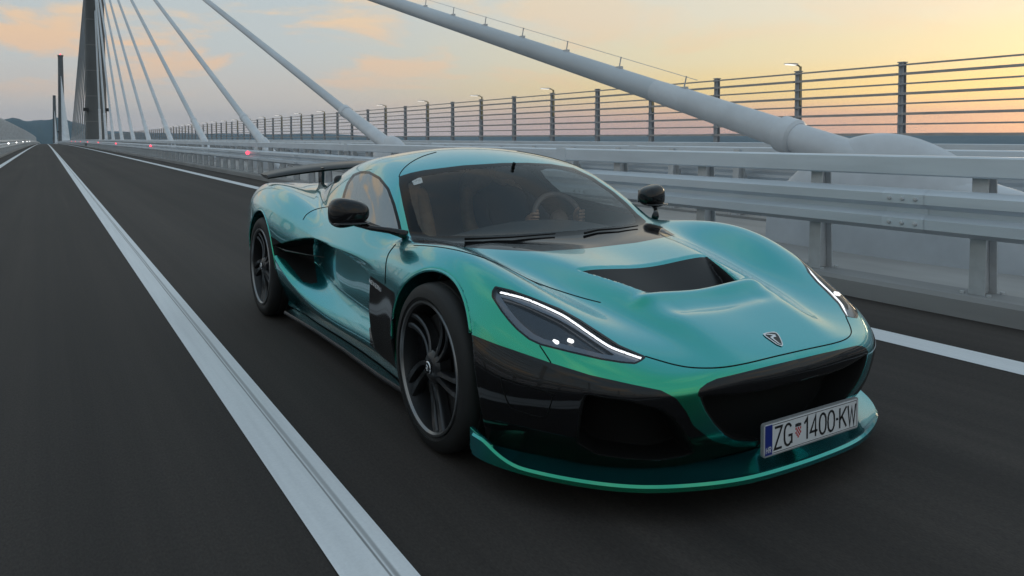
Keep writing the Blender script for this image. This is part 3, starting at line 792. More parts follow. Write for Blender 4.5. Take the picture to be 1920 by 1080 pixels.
class TM:
    """triangle mesh with vertex normals"""
    def __init__(s, V, N, T): s.V, s.N, s.T = V, N, T
    def clip(s, g):
        """split along g = 0: returns (g < 0 part, rest)"""
        V, N, T = s.V, s.N, s.T; neg = g < 0; k = neg[T].sum(1)
        ins, out = [T[k == 3]], [T[k == 0]]; newV, newN = [V], [N]; base = len(V)
        mx = T[(k == 1) | (k == 2)]
        if len(mx):
            nb = neg[mx]; one = nb.sum(1) == 1; lone = np.where(one, np.argmax(nb, 1), np.argmin(nb, 1))
            r = np.arange(len(mx)); a = mx[r, lone]; b = mx[r, (lone + 1) % 3]; c = mx[r, (lone + 2) % 3]
            E = np.sort(np.concatenate([np.stack([a, b], -1), np.stack([a, c], -1)]), 1)
            U, inv = np.unique(E[:, 0] * (base + 1) + E[:, 1], return_inverse=True); inv = inv.ravel()
            i0 = U // (base + 1); i1 = U % (base + 1); t = g[i0] / (g[i0] - g[i1])
            newV.append(V[i0] + (V[i1] - V[i0]) * t[:, None]); nn = N[i0] + (N[i1] - N[i0]) * t[:, None]
            newN.append(nn / np.maximum(np.linalg.norm(nn, axis=1, keepdims=True), 1e-9))
            p = inv[:len(mx)] + base; q = inv[len(mx):] + base
            tri = np.stack([a, p, q], -1); qa = np.stack([p, b, c], -1); qb = np.stack([p, c, q], -1)
            ins += [tri[one], qa[~one], qb[~one]]; out += [tri[~one], qa[one], qb[one]]
        VV, NN = np.concatenate(newV), np.concatenate(newN)
        return TM(VV, NN, np.concatenate(ins)).compact(), TM(VV, NN, np.concatenate(out)).compact()
    def compact(s):
        if len(s.T) == 0: return TM(np.zeros((0, 3)), np.zeros((0, 3)), np.zeros((0, 3), int))
        u, inv = np.unique(s.T, return_inverse=True); return TM(s.V[u], s.N[u], inv.reshape(-1, 3))
    def mirrored(s): return TM(s.V * [1, -1, 1], s.N * [1, -1, 1], s.T[:, ::-1])
    def __add__(s, o): return TM(np.concatenate([s.V, o.V]), np.concatenate([s.N, o.N]), np.concatenate([s.T, o.T + len(s.V)]))
    def offset(s, d): return TM(s.V + s.N * d, s.N, s.T)
    def flipped(s): return TM(s.V, -s.N, s.T[:, ::-1])
    def obj(s, name, m, parent=None):
        me = bpy.data.meshes.new(name); me.vertices.add(len(s.V)); me.vertices.foreach_set('co', s.V.astype(np.float32).ravel())
        me.loops.add(len(s.T) * 3); me.loops.foreach_set('vertex_index', s.T.astype(np.int32).ravel())
        me.polygons.add(len(s.T)); me.polygons.foreach_set('loop_start', np.arange(0, len(s.T) * 3, 3, dtype=np.int32))
        me.polygons.foreach_set('use_smooth', np.ones(len(s.T), bool)); me.update(calc_edges=True)
        me.normals_split_custom_set_from_vertices(s.N.astype(np.float32).tolist())
        return new_obj(name, me, m, parent)
H_CELL = .0085
_V, _Q = polygonise(body, -3.80, 1.08, -.03, 1.04, .085, 1.235, H_CELL)
for _ in range(3):
    _f = body(_V[:, 0], _V[:, 1], _V[:, 2]); _g = grad(body, _V)
    _st = _f[:, None] * _g / np.maximum((_g ** 2).sum(1, keepdims=True), .2)
    _n = np.linalg.norm(_st, axis=1, keepdims=True); _V = _V - _st * np.minimum(1, .5 * H_CELL / np.maximum(_n, 1e-9))
_N = grad(body, _V); _N /= np.maximum(np.linalg.norm(_N, axis=1, keepdims=True), 1e-9)
_T = np.concatenate([_Q[:, [0, 1, 2]], _Q[:, [0, 2, 3]]])
# turn triangles so that they face along the normals
_fn = np.cross(_V[_T[:, 1]] - _V[_T[:, 0]], _V[_T[:, 2]] - _V[_T[:, 0]]); _bad = (_fn * (_N[_T].sum(1))).sum(1) < 0
_T[_bad] = _T[_bad][:, ::-1]
_half = TM(_V, _N, _T).clip(-_V[:, 1])[0]           # y > 0 half
HALF = _half.mirrored()                               # the near (right) half, y < 0
FULL = HALF + _half

# ------------------------------------------------------------------ car materials
def car_paint():
    m = bpy.data.materials.new('teal_metallic_paint'); m.use_nodes = True
    nt = m.node_tree; N = nt.nodes; L = nt.links; b = N['Principled BSDF']
    t = N.new('ShaderNodeTexCoord'); v = N.new('ShaderNodeTexVoronoi'); L.new(t.outputs['Object'], v.inputs['Vector']); v.inputs['Scale'].default_value = 900
    r = N.new('ShaderNodeValToRGB'); L.new(v.outputs['Color'], r.inputs[0])
    r.color_ramp.elements[0].color = PAINT_A + (1,); r.color_ramp.elements[1].color = PAINT_B + (1,)
    # pearl flop: greener face on, bluer towards grazing
    lw = N.new('ShaderNodeLayerWeight'); lw.inputs[0].default_value = .5
    mr = N.new('ShaderNodeMapRange'); mr.interpolation_type = 'SMOOTHSTEP'; L.new(lw.outputs['Facing'], mr.inputs[0]); mr.inputs[1].default_value = .10; mr.inputs[2].default_value = .60
    fl = N.new('ShaderNodeMix'); fl.data_type = 'RGBA'; L.new(mr.outputs[0], fl.inputs[0]); fl.inputs[6].default_value = (.016, .40, .215, 1); L.new(r.outputs[0], fl.inputs[7])
    L.new(fl.outputs[2], b.inputs['Base Color'])
    b.inputs['Metallic'].default_value = .88; b.inputs['Roughness'].default_value = .21
    b.inputs['Coat Weight'].default_value = 1.0; b.inputs['Coat Roughness'].default_value = .015; b.inputs['Coat IOR'].default_value = 1.55
    return m
PAINT_A, PAINT_B = (.016, .33, .385), (.034, .45, .50)
M_paint = car_paint()
M_blk = mat('gloss_black', (.008, .008, .009), .06, 0, spec=.42)
def carbon():
    m = mat('carbon_fibre', (.014, .014, .016), .25, 0, coat=.35, coat_rough=.03)
    nt = m.node_tree; N = nt.nodes; L = nt.links; b = N['Principled BSDF']
    t = N.new('ShaderNodeTexCoord'); c = N.new('ShaderNodeTexChecker'); L.new(t.outputs['Object'], c.inputs['Vector']); c.inputs['Scale'].default_value = 220
    c.inputs[1].default_value = (.009, .009, .010, 1); c.inputs[2].default_value = (.026, .026, .029, 1); L.new(c.outputs[0], b.inputs['Base Color'])
    return m
M_carbon = carbon()
M_frit = mat('black_frit', (.008, .008, .009), .12, spec=.18)
M_matte = mat('matte_black', (.006, .006, .006), .8, spec=.2)
M_well = mat('wheel_well_felt', (.005, .005, .005), .95, spec=.1)
M_seam = mat('seam_black', (.004, .004, .004), .7, spec=.2)
M_rubber = mat('tyre_rubber', (.016, .016, .016), .62, spec=.35, bump=(60, .08, .002))
M_rim = mat('dark_alloy', (.05, .052, .055), .35, .8, coat=.3)
M_rimlip = mat('machined_lip', (.22, .225, .23), .28, .9)
M_disc = mat('brake_disc', (.10, .10, .10), .4, .8)
M_chrome = mat('chrome', (.75, .75, .76), .12, 1.0)
M_silver = mat('silver_badge', (.72, .73, .75), .25, .7)
M_platew = mat('plate_white', (.68, .70, .72), .4, spec=.4)
M_plateb = mat('plate_blue', (.012, .03, .22), .4)
M_platek = mat('plate_black', (.012, .012, .014), .45)
M_platef = mat('plate_frame', (.45, .46, .47), .35, .5)
M_crest = mat('crest_red', (.5, .05, .05), .5)
M_leather = mat('tan_leather', (.42, .28, .18), .55, var=(12, .2, (1, 1, 1)))
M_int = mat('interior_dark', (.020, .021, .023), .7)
M_satin = mat('satin_black', (.012, .012, .013), .3, spec=.2)
M_drl = mat('daytime_light', (.9, .9, .9), .3, emit=(1, 1, 1), estr=1.25)
M_beam = mat('projector_light', (.9, .9, .9), .2, emit=(1, .98, .94), estr=1.4)
M_trim = mat('lamp_trim', (.16, .18, .21), .3, .6)
M_lampbox = mat('headlight_housing', (.035, .04, .05), .25, .5, coat=.5)
def glass(name, tint, f0=.04, rough=0.0):
    m = bpy.data.materials.new(name); m.use_nodes = True; nt = m.node_tree; N = nt.nodes; L = nt.links; N.clear()
    o = N.new('ShaderNodeOutputMaterial'); mx = N.new('ShaderNodeMixShader'); tr = N.new('ShaderNodeBsdfTransparent'); gl = N.new('ShaderNodeBsdfGlossy')
    tr.inputs[0].default_value = tuple(tint) + (1,); gl.inputs['Roughness'].default_value = rough
    # thin pane: the same Schlick reflectance from both sides
    ge = N.new('ShaderNodeNewGeometry'); dt = N.new('ShaderNodeVectorMath'); dt.operation = 'DOT_PRODUCT'
    L.new(ge.outputs['Normal'], dt.inputs[0]); L.new(ge.outputs['Incoming'], dt.inputs[1])
    def M2(op, a, b):
        k = N.new('ShaderNodeMath'); k.operation = op
        for i, v in enumerate((a, b)):
            if isinstance(v, (int, float)): k.inputs[i].default_value = v
            else: L.new(v, k.inputs[i])
        return k.outputs[0]
    c = M2('SUBTRACT', 1.0, M2('ABSOLUTE', dt.outputs['Value'], 0)); p5 = M2('POWER', c, 5.0)
    L.new(M2('ADD', M2('MULTIPLY', p5, 1 - f0), f0), mx.inputs[0]); L.new(tr.outputs[0], mx.inputs[1]); L.new(gl.outputs[0], mx.inputs[2]); L.new(mx.outputs[0], o.inputs[0])
    return m
M_wglass = glass('windscreen_glass', (.84, .88, .88), .065)
M_sglass = glass('side_glass', (.55, .60, .60), .36)
M_lens = glass('headlight_lens', (.85, .87, .9), .045)

# ------------------------------------------------------------------ cut the skin into panels
VIEW_O = np.array([CAR_Y, -CAR_X, CAM_H])
def facing(m): d = VIEW_O - m.V; return (m.N * d).sum(1) / np.linalg.norm(d, axis=1)
def gpx(m, poly, smooth=0):
    poly = catmull_closed(poly, smooth) if smooth else poly
    u, v = project(m.V); d = np.linalg.norm(VIEW_O - m.V, axis=1)
    return poly_sd(u, v, poly) * d / FPX                  # roughly metres
def gline(m, pts, n=6):
    P = np.array(pts, float)
    if n > 1:
        Q = np.concatenate([[2 * P[0] - P[1]], P, [2 * P[-1] - P[-2]]]); out = []
        for i in range(1, len(Q) - 2):
            p0, p1, p2, p3 = Q[i - 1], Q[i], Q[i + 1], Q[i + 2]
            for t in np.linspace(0, 1, n, endpoint=False): out.append(.5 * (2 * p1 + (p2 - p0) * t + (2 * p0 - 5 * p1 + 4 * p2 - p3) * t * t + (3 * p1 - p0 - 3 * p2 + p3) * t ** 3))
        P = np.array(out + [P[-1]])
    u, v = project(m.V); d2 = np.full(len(u), 1e18)
    for (ax, ay), (bx, by) in zip(P[:-1], P[1:]):
        ex, ey = bx - ax, by - ay; t = np.clip(((u - ax) * ex + (v - ay) * ey) / max(ex * ex + ey * ey, 1e-9), 0, 1)
        d2 = np.minimum(d2, (u - ax - t * ex) ** 2 + (v - ay - t * ey) ** 2)
    return np.sqrt(d2) * np.linalg.norm(VIEW_O - m.V, axis=1) / FPX
mx_ = lambda *a: np.maximum.reduce(a)
m = HALF; PIECE = {}
def take(name, g):
    global m
    a, m = m.clip(g)
    PIECE[name] = a
    return a
V = m.V; wl_ = [np.hypot(V[:, 0] - wx, V[:, 2] - wz) - (wr - .004) for wx, wz, wr in WH]
take('wheel_well', mx_(np.minimum(*wl_), .56 - np.abs(V[:, 1]), V[:, 2] - Ttab(V[:, 0], np.abs(V[:, 1])) + .02))
take('undertray', mx_(m.V[:, 2] - .128, m.N[:, 2] + .35))
PX_SIDE = [(639, 381), (644, 360), (650, 343), (662, 326), (676, 320.5), (693, 321), (713, 332), (730, 353), (741, 382), (750, 415), (757, 449), (733, 437.5), (705, 427), (675, 414), (652, 399)]
a = take('side_window_zone', mx_(gpx(m, PX_SIDE), .74 - m.V[:, 2], m.V[:, 1] + .45, m.V[:, 0] + .3))
PX_HEAD = [(928, 536), (922, 546), (921.5, 557), (939, 584), (954, 603), (969, 619), (991, 637), (1013, 647.5), (1069, 661.5), (1124.5, 674.5), (1165, 681), (1191, 683), (1203, 677), (1213, 669), (1190, 659), (1161.5, 646.7), (1124.5, 622.6), (1087.4, 598.5), (1050.4, 578), (995, 556), (958, 543)]
take('headlight', mx_(gpx(m, PX_HEAD), .15 - m.V[:, 0]))
take('grille_opening', mx_(carve_front(m.V[:, 0], np.abs(m.V[:, 1]), m.V[:, 2]) - .006))
take('lower_bumper', mx_(gpx(m, PX_BLACK), .16 - m.V[:, 0], m.V[:, 2] - .60, -.15 - facing(m)))
PX_GRILLE_TOP = [(1307, 741), (1312, 729), (1326, 718), (1344, 710), (1394, 698), (1450, 684), (1482, 676.5), (1540, 662), (1540, 722), (1500, 722), (1440, 738), (1394, 745), (1316, 748)]
take('grille_panel', mx_(gpx(m, PX_GRILLE_TOP), .8 - m.V[:, 0], m.V[:, 2] - .52))
PX_VENTP = [(687, 512), (712, 529), (740, 549), (742, 600), (740, 690), (694, 647), (690, 580)]
take('fender_vent', mx_(gpx(m, PX_VENTP), m.V[:, 0] + .30, -.9 - m.V[:, 0], m.V[:, 2] - .64, m.V[:, 1] + .72))
PX_INTK = [(503, 440), (515, 447), (530, 457.5), (554, 453.5), (575, 451), (590, 450.5), (587, 462), (588, 481.5), (592, 506), (595, 530), (583, 532), (568, 528), (550, 506), (536, 488), (521, 480), (509, 473), (503, 455)]
take('side_intake', mx_(gpx(m, PX_INTK), m.V[:, 0] + 1.45, -2.55 - m.V[:, 0], m.V[:, 2] - .70, .30 - m.V[:, 2], m.V[:, 1] + .5))
vx, vy = m.V[:, 0], np.abs(m.V[:, 1])
take('hood_vent', mx_(vy - (.255 + .115 * (VX1 - vx) / .3 - .004), vx - VX1 + .006, VX0 + .02 - vx, .3 - m.V[:, 2]))
# cowl and windscreen span both halves
full = m + m.mirrored(); m = full
PX_WS = [(748, 331), (770, 324), (794, 319), (868, 310), (942, 305.5), (987, 305), (1031, 307), (1075, 314.5), (1111, 332), (1150, 359), (1176, 381), (1194, 400), (1212, 415), (1206, 421), (1164, 431.5), (1090, 440), (1016, 447), (927, 451), (838, 453), (775, 454.5), (767, 436), (755, 383), (748, 347)]
take('windscreen_zone', mx_(gpx(m, PX_WS), m.V[:, 0] + .12, -1.25 - m.V[:, 0], .72 - m.V[:, 2], .03 - facing(m)))
PX_COWL = [(773, 452), (838, 451), (1016, 445), (1164, 429), (1209, 417), (1238, 424), (1266, 441), (1194, 455), (1105, 465.5), (1016, 471.5), (987, 471), (898, 466), (838, 461), (776, 456)]
take('cowl_panel', mx_(gpx(m, PX_COWL), m.V[:, 2] - .84, .62 - m.V[:, 2], m.V[:, 0] - .25))
# seams, traced on the near half, carried onto the surface and mirrored
SEAMS = [
    [(776, 460), (815, 466), (868, 477), (927, 495), (975, 515), (1016, 531), (1075, 554), (1126, 567)],
    [(1210, 668), (1230, 674), (1262, 683), (1292, 688.5), (1325, 690), (1360, 688), (1400, 681), (1450, 669), (1478, 662.5)],
    [(742, 458), (732, 470), (726, 482), (723, 500), (722, 532)],
    [(1012, 648), (1020, 660), (1033, 680)],
    [(748, 331), (752, 322), (762, 311), (776, 301), (795, 292), (818, 285)],
    [(938, 706), (985, 722), (1034, 737), (1036, 744), (1027, 775), (1018, 781), (1005, 780), (966, 768), (955, 760), (945, 735), (938, 706)],
    [(636, 386), (612, 388), (590, 393), (575, 402), (568, 412)],
]
def surf_line(pts, n=6):
    P = np.array(pts, float); Q = np.concatenate([[2 * P[0] - P[1]], P, [2 * P[-1] - P[-2]]]); out = []
    for i in range(1, len(Q) - 2):
        p0, p1, p2, p3 = Q[i - 1], Q[i], Q[i + 1], Q[i + 2]
        for t in np.linspace(0, 1, n, endpoint=False): out.append(.5 * (2 * p1 + (p2 - p0) * t + (2 * p0 - 5 * p1 + 4 * p2 - p3) * t * t + (3 * p1 - p0 - 3 * p2 + p3) * t ** 3))
    out.append(P[-1]); r = []
    for u_, v_ in out:
        p = raycast(u_, v_, body)
        if p is not None and (not r or np.linalg.norm(p - r[-1]) < .25): r.append(p)
    return np.array(r)
PIECE['body_shell'] = m

car = empty('sports_car', (CAR_X, CAR_Y, 0), -math.pi / 2)
tag(car, 'low teal green two-seat sports car with black lower bumper and raised rear wing', 'car')
shell = PIECE['body_shell'].obj('body_shell', M_paint, car)
for pts in SEAMS:
    L3 = surf_line(pts)
    if pts[0][0] == 776:            # hood shut line: ease it along the valley and lay it on the skin
        for _ in range(60): L3[1:-1] = .5 * L3[1:-1] + .25 * (L3[:-2] + L3[2:])
        for p_ in L3:
            for _ in range(12): p_[2] -= float(body(p_[0], p_[1], p_[2]))
    if pts[0][0] == 1210: L3 = np.concatenate([L3, [L3[-1] * np.array([1, 0, 1])]])
    for s in (1, -1):
        Ls = [] if (pts[0][0] == 776 and s < 0) else list(L3)
        if len(Ls) < 3: continue
        b = MB(); b.tube([p * np.array([1, s, 1]) for p in Ls], .0023, 6); b.build('panel_seam', M_seam, shell, True)
both = lambda p: p + p.mirrored()
both(PIECE['undertray']).obj('undertray', M_matte, car)
both(PIECE['lower_bumper']).obj('lower_bumper', M_blk, car)
both(PIECE['grille_panel']).obj('grille_panel', M_blk, car)
both(PIECE['grille_opening']).obj('grille_opening', M_matte, car)
both(PIECE['hood_vent']).obj('hood_vent', M_satin, car)
for s in (0, 1):
    f = (lambda p: p.mirrored()) if s else (lambda p: p)
    wf, wr_ = PIECE['wheel_well'].clip(-1.4 - PIECE['wheel_well'].V[:, 0]); f(wf).obj('wheel_well', M_well, car); f(wr_).obj('wheel_well', M_well, car)
    f(PIECE['side_intake']).obj('side_intake', M_matte, car)
    vent = f(PIECE['fender_vent']).obj('fender_vent', M_blk, car)
    # side glass with a dark border
    z = PIECE['side_window_zone']; gi = gpx(z, PX_SIDE) + .016
    gl_, bd = z.clip(gi); tri = mx_(gpx(gl_, [(742, 395), (756, 450), (739, 442)]))
    sw = f(gl_).obj('side_window', M_sglass, car); f(bd).obj('window_surround', M_frit, sw)
    # headlight
    hz = PIECE['headlight']
    drl = [(938, 546.5), (965, 552.5), (995, 561.5), (1050, 585.6), (1078, 603), (1106, 622.6), (1143, 646.7), (1175, 659.5), (1205, 669.8)]
    hl = f(hz.offset(-.030)).obj('headlight', M_lampbox, car)
    inner, rim_ = hz.clip(gpx(hz, PX_HEAD) + .007)
    f(inner.offset(-.001)).obj('lens', M_lens, hl)
    f(rim_).obj('lens_rim', M_blk, hl)
    tr_ = hz.offset(-.012); tr_, _ = tr_.clip(mx_(-(gpx(hz, PX_HEAD) + .030), 0 * hz.V[:, 0] - 1)); tr_, _ = tr_.clip(mx_(-gline(tr_, drl) + .012)); f(tr_).obj('reflector_trim', M_trim, hl)
    dl, _ = hz.offset(-.006).clip(gline(hz, drl) - .0042)
    f(dl).obj('daytime_light', M_drl, hl)
    for (u, v) in ((1052, 645), (1080, 643)):
        p = raycast(u, v)
        if p is not None:
            q = MB(); sy_ = 1 if s == 0 else -1
            q.box(p[0] - .030, p[0] - .020, p[1] * sy_ - .011, p[1] * sy_ + .009, p[2] - .006, p[2] + .007) if False else q.lathe([(.0001, .005), (.005, .004), (.007, 0), (.0072, -.02)], 20, 'x', (p[0] - .022, p[1] * sy_, p[2])); q.build('projector', M_beam, hl, 40)
# windscreen, border, sticker
z = PIECE['windscreen_zone']
PX_WS_IN = [(765, 344), (790, 331), (868, 319), (942, 312), (987, 310), (1031, 312), (1072, 319), (1107, 337), (1145, 363), (1172, 387), (1190, 407), (1192, 417), (1164, 423), (1090, 431), (1016, 437), (927, 441), (850, 443), (805, 443), (793, 437), (784, 420), (772, 380)]
wi, wo_ = z.clip(gpx(z, PX_WS_IN))
ws = wi.obj('windscreen', M_wglass, car)
wo_.obj('windscreen_border', M_frit, ws)
st, _ = wi.offset(.0015).clip(gpx(wi, [(771, 337), (790, 333), (793, 343), (776, 348)]))
M_stick = mat('paper_sticker', (.42, .44, .44), .6, var=(160, .6, (1, 1, 1)))
st.obj('sticker', M_stick, ws)
PIECE['cowl_panel'].obj('cowl_panel', M_blk, car)
# wipers
for pts in ([(1095, 440), (1120, 434), (1160, 431), (1195, 426)], [(870, 451), (905, 450), (960, 447.5), (1040, 441)]):
    P = [raycast(u, v) + np.array([.005, 0, .008]) for u, v in pts]
    w = MB(); w.tube(P, [.006, .005, .004, .003], 8); w.build('wiper', M_matte, car, 40)
# lining so that the cabin is dark inside
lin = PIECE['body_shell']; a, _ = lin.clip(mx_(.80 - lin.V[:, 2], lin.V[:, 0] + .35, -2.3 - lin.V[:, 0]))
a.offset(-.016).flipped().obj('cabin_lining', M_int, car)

# ------------------------------------------------------------------ badge
EM = [(1429, 627), (1438, 624.2), (1451, 622.8), (1457, 625), (1462, 632), (1466, 641), (1468, 648.5), (1465, 650.5), (1456, 647), (1446, 640), (1436, 633)]
eb, _ = PIECE['body_shell'].clip(mx_(gpx(PIECE['body_shell'], EM), .8 - PIECE['body_shell'].V[:, 0], .4 - PIECE['body_shell'].V[:, 2]))
badge = eb.offset(.003).obj('badge', M_silver, car)
ib, _ = eb.clip(gpx(eb, EM) + .0042); ib.offset(.004).obj('badge_field', M_platek, badge)
lt, _ = ib.clip(gline(ib, [(1434, 628), (1453, 630.5), (1455, 634), (1445, 634.5), (1463, 648)], 1) - .0022); lt.offset(.005).obj('badge_letter', M_silver, badge)

# ------------------------------------------------------------------ licence plate
def text_mesh(txt, size=1.0):
    c = bpy.data.curves.new('t', 'FONT'); c.body = txt; c.size = size; c.align_x = 'LEFT'; c.resolution_u = 4
    o = bpy.data.objects.new('t', c); COL.objects.link(o); dg = bpy.context.evaluated_depsgraph_get()
    me = bpy.data.meshes.new_from_object(o.evaluated_get(dg)); bpy.data.objects.remove(o); return me
PLX, PLY, PLZ = 1.058, .037, .240
def plate_pt(u, v, h): return (PLX + h, PLY + u, PLZ + v)      # u to the car's left (image right), v up
def rrect(w, h, r, n=4):
    o = []
    for cx_, cy_, a0 in ((w / 2 - r, h / 2 - r, 0), (-w / 2 + r, h / 2 - r, 90), (-w / 2 + r, -h / 2 + r, 180), (w / 2 - r, -h / 2 + r, 270)):
        for k in range(n + 1): a_ = R_(a0 + 90 * k / n); o.append((cx_ + r * math.cos(a_), cy_ + r * math.sin(a_)))
    return o
q = MB(); q.prism(rrect(.526, .116, .010), -.012, 0, plate_pt); plate = q.build('license_plate', M_platef, car)
q = MB(); q.prism(rrect(.516, .106, .008), 0, .0015, plate_pt); q.build('plate_face', M_platew, plate)
q = MB(); q.box(PLX + .0015, PLX + .0022, PLY - .2565, PLY - .220, PLZ - .0515, PLZ + .0515); q.build('plate_blue_band', M_plateb, plate)
q = MB()
for (a0, a1, b0, b1) in ((-.217, .252, .0475, .0493), (-.217, .252, -.0493, -.0475), (.2502, .252, -.0475, .0475)): q.box(PLX + .0015, PLX + .0021, PLY + a0, PLY + a1, PLZ + b0, PLZ + b1)
q.build('plate_border', M_platek, plate)
def put_text(txt, u0, u1, v0, v1, mt, name, bold=.0):
    me = text_mesh(txt); co = np.array([v.co[:] for v in me.vertices]); mn, mxx = co.min(0), co.max(0)
    s = (co - mn) / np.maximum(mxx - mn, 1e-6)
    for i, v in enumerate(me.vertices): v.co = plate_pt(u0 + (u1 - u0) * s[i, 0], v0 + (v1 - v0) * s[i, 1], .0026)
    b = MB(); b.v = [tuple(v.co) for v in me.vertices]; b.f = [tuple(p.vertices) for p in me.polygons]
    return b
def strokes(polys, w, name, mt, parent, fn):
    """letters drawn as flat strokes of width w"""
    b = MB()
    for P in polys:
        P = [Vector((p[0], p[1])) for p in P]; n = len(P); L_, R2 = [], []
        for i in range(n):
            d0 = (P[i] - P[i - 1]).normalized() if i else None; d1 = (P[i + 1] - P[i]).normalized() if i < n - 1 else None
            if d0 is None: nrm = Vector((-d1.y, d1.x)); k = 1
            elif d1 is None: nrm = Vector((-d0.y, d0.x)); k = 1
            else:
                t = (d0 + d1).normalized(); nrm = Vector((-t.y, t.x)); k = 1 / max(.35, nrm.dot(Vector((-d0.y, d0.x))))
            L_.append(P[i] + nrm * w / 2 * k); R2.append(P[i] - nrm * w / 2 * k)
        b.add([fn(p.x, p.y, .0022) for p in L_] + [fn(p.x, p.y, .0022) for p in R2], [(i, i + 1, n + i + 1, n + i) for i in range(n - 1)])
    return b.build(name, mt, parent)
def oval(cx_, cy_, w, h, a0=0, a1=360, n=14): return [(cx_ + w / 2 * math.cos(R_(a0 + (a1 - a0) * k / n)), cy_ + h / 2 * math.copysign(abs(math.sin(R_(a0 + (a1 - a0) * k / n))) ** .75, math.sin(R_(a0 + (a1 - a0) * k / n)))) for k in range(n + 1)]
GL = {'Z': [[(0, 1), (1, 1), (0, 0), (1, 0)]], 'G': [[(x * .5 + .5, y * .5 + .5) for x, y in [(math.cos(R_(a)), math.copysign(abs(math.sin(R_(a))) ** .7, math.sin(R_(a)))) for a in range(35, 326, 20)]] + [(1, .10), (1, .45), (.55, .45)]],
      '1': [[(.1, .78), (.75, 1), (.75, 0)]], '4': [[(.72, 0), (.72, 1), (0, .27), (1, .27)]], '0': [oval(.5, .5, 1, 1)], '-': [[(.1, .5), (.9, .5)]],
      'K': [[(0, 0), (0, 1)], [(1, 1), (.05, .42)], [(.3, .58), (1, 0)]], 'W': [[(0, 1), (.25, 0), (.5, .85), (.75, 0), (1, 1)]]}
u = -.208; H2 = .037; KW_ = .93
for ch, wd, gap in (('Z', .040, .014), ('G', .042, .070), ('1', .026, .013), ('4', .042, .012), ('0', .040, .012), ('0', .040, .008), ('-', .018, .008), ('K', .042, .010), ('W', .050, 0)):
    wd *= KW_; gap *= KW_
    strokes([[(u + p[0] * wd, (p[1] - .5) * 2 * H2) for p in pl] for pl in GL[ch]], .0085, 'plate_character', M_platek, plate, plate_pt)
    if ch == 'G': crest_u = u + wd + .035
    u += wd + gap
# crest: checked shield with crown
q = MB()
for i in range(5):
    for j in range(5):
        if (i + j) % 2 == 0 and not (j == 0 and i in (0, 4)):
            q.box(PLX + .0016, PLX + .0024, PLY + crest_u - .015 + i * .006, PLY + crest_u - .009 + i * .006, PLZ - .022 + j * .0075, PLZ - .0145 + j * .0075)
q.build('plate_crest', M_crest, plate)
q = MB()
for i in range(5): q.box(PLX + .0016, PLX + .0024, PLY + crest_u - .016 + i * .0065, PLY + crest_u - .011 + i * .0065, PLZ + .018, PLZ + .030 - abs(i - 2) * .001)
q.build('plate_crown', M_platek, plate)
for ch, u0 in (('H', -.252), ('R', -.237)):
    P = {'H': [[(0, 0), (0, 1)], [(1, 0), (1, 1)], [(0, .5), (1, .5)]], 'R': [[(0, 0), (0, 1), (.8, 1), (1, .78), (.8, .52), (0, .52)], [(.4, .52), (1, 0)]]}[ch]
    strokes([[(u0 + p[0] * .010, -.043 + p[1] * .019) for p in pl] for pl in P], .0028, 'plate_country_code', M_platew, plate, lambda u_, v_, h: plate_pt(u_, v_, h + .0006))

# ------------------------------------------------------------------ nameplate on the fender vent (near side reads front to back, far side mirrored placing)
NAME = {'N': [[(0, 0), (0, 1), (1, 0), (1, 1)]], 'E': [[(1, 1), (0, 1), (0, 0), (1, 0)], [(0, .5), (.8, .5)]], 'V': [[(0, 1), (.5, 0), (1, 1)]], 'R': [[(0, 0), (0, 1), (.9, 1), (1, .75), (.9, .5), (.1, .5)], [(.5, .5), (1, 0)]], 'A': [[(0, 0), (.5, 1), (1, 0)]]}
vents = [c for c in car.children if c.name.startswith('fender_vent')]
for s, vo in zip((-1, 1), vents):
    a_ = np.array([-.735, .592]); b_ = np.array([-.455, .567])
    def fn(u_, v_, h, s=s):
        tt = u_ if s < 0 else 1 - u_
        x_ = a_[0] + (b_[0] - a_[0]) * (.06 + .62 * tt); z_ = a_[1] + (b_[1] - a_[1]) * (.06 + .62 * tt) - .024 + v_ * .016
        P_ = np.array([x_, -.80, z_])
        for _ in range(60):
            f_ = float(body(P_[0], P_[1], P_[2]))
            if f_ > .0025: break
            P_[1] -= max(.001, min(.02, -f_))
        return (P_[0], P_[1] * (1 if s < 0 else -1), P_[2])
    n_ = 6; cw = 1.0 / (n_ + (n_ - 1) * .35)
    for k, ch in enumerate('NEVERA'):
        u0 = k * cw * 1.35
        strokes([[(u0 + p[0] * cw, p[1]) for p in pl] for pl in NAME[ch]], .055, 'nameplate_letter', M_silver, vo, fn) if False else None
        bb = MB()
        for pl in NAME[ch]: bb.tube([fn(u0 + p[0] * cw, p[1], 0) for p in pl], .0017, 5)
        bb.build('nameplate_letter', M_silver, vo)

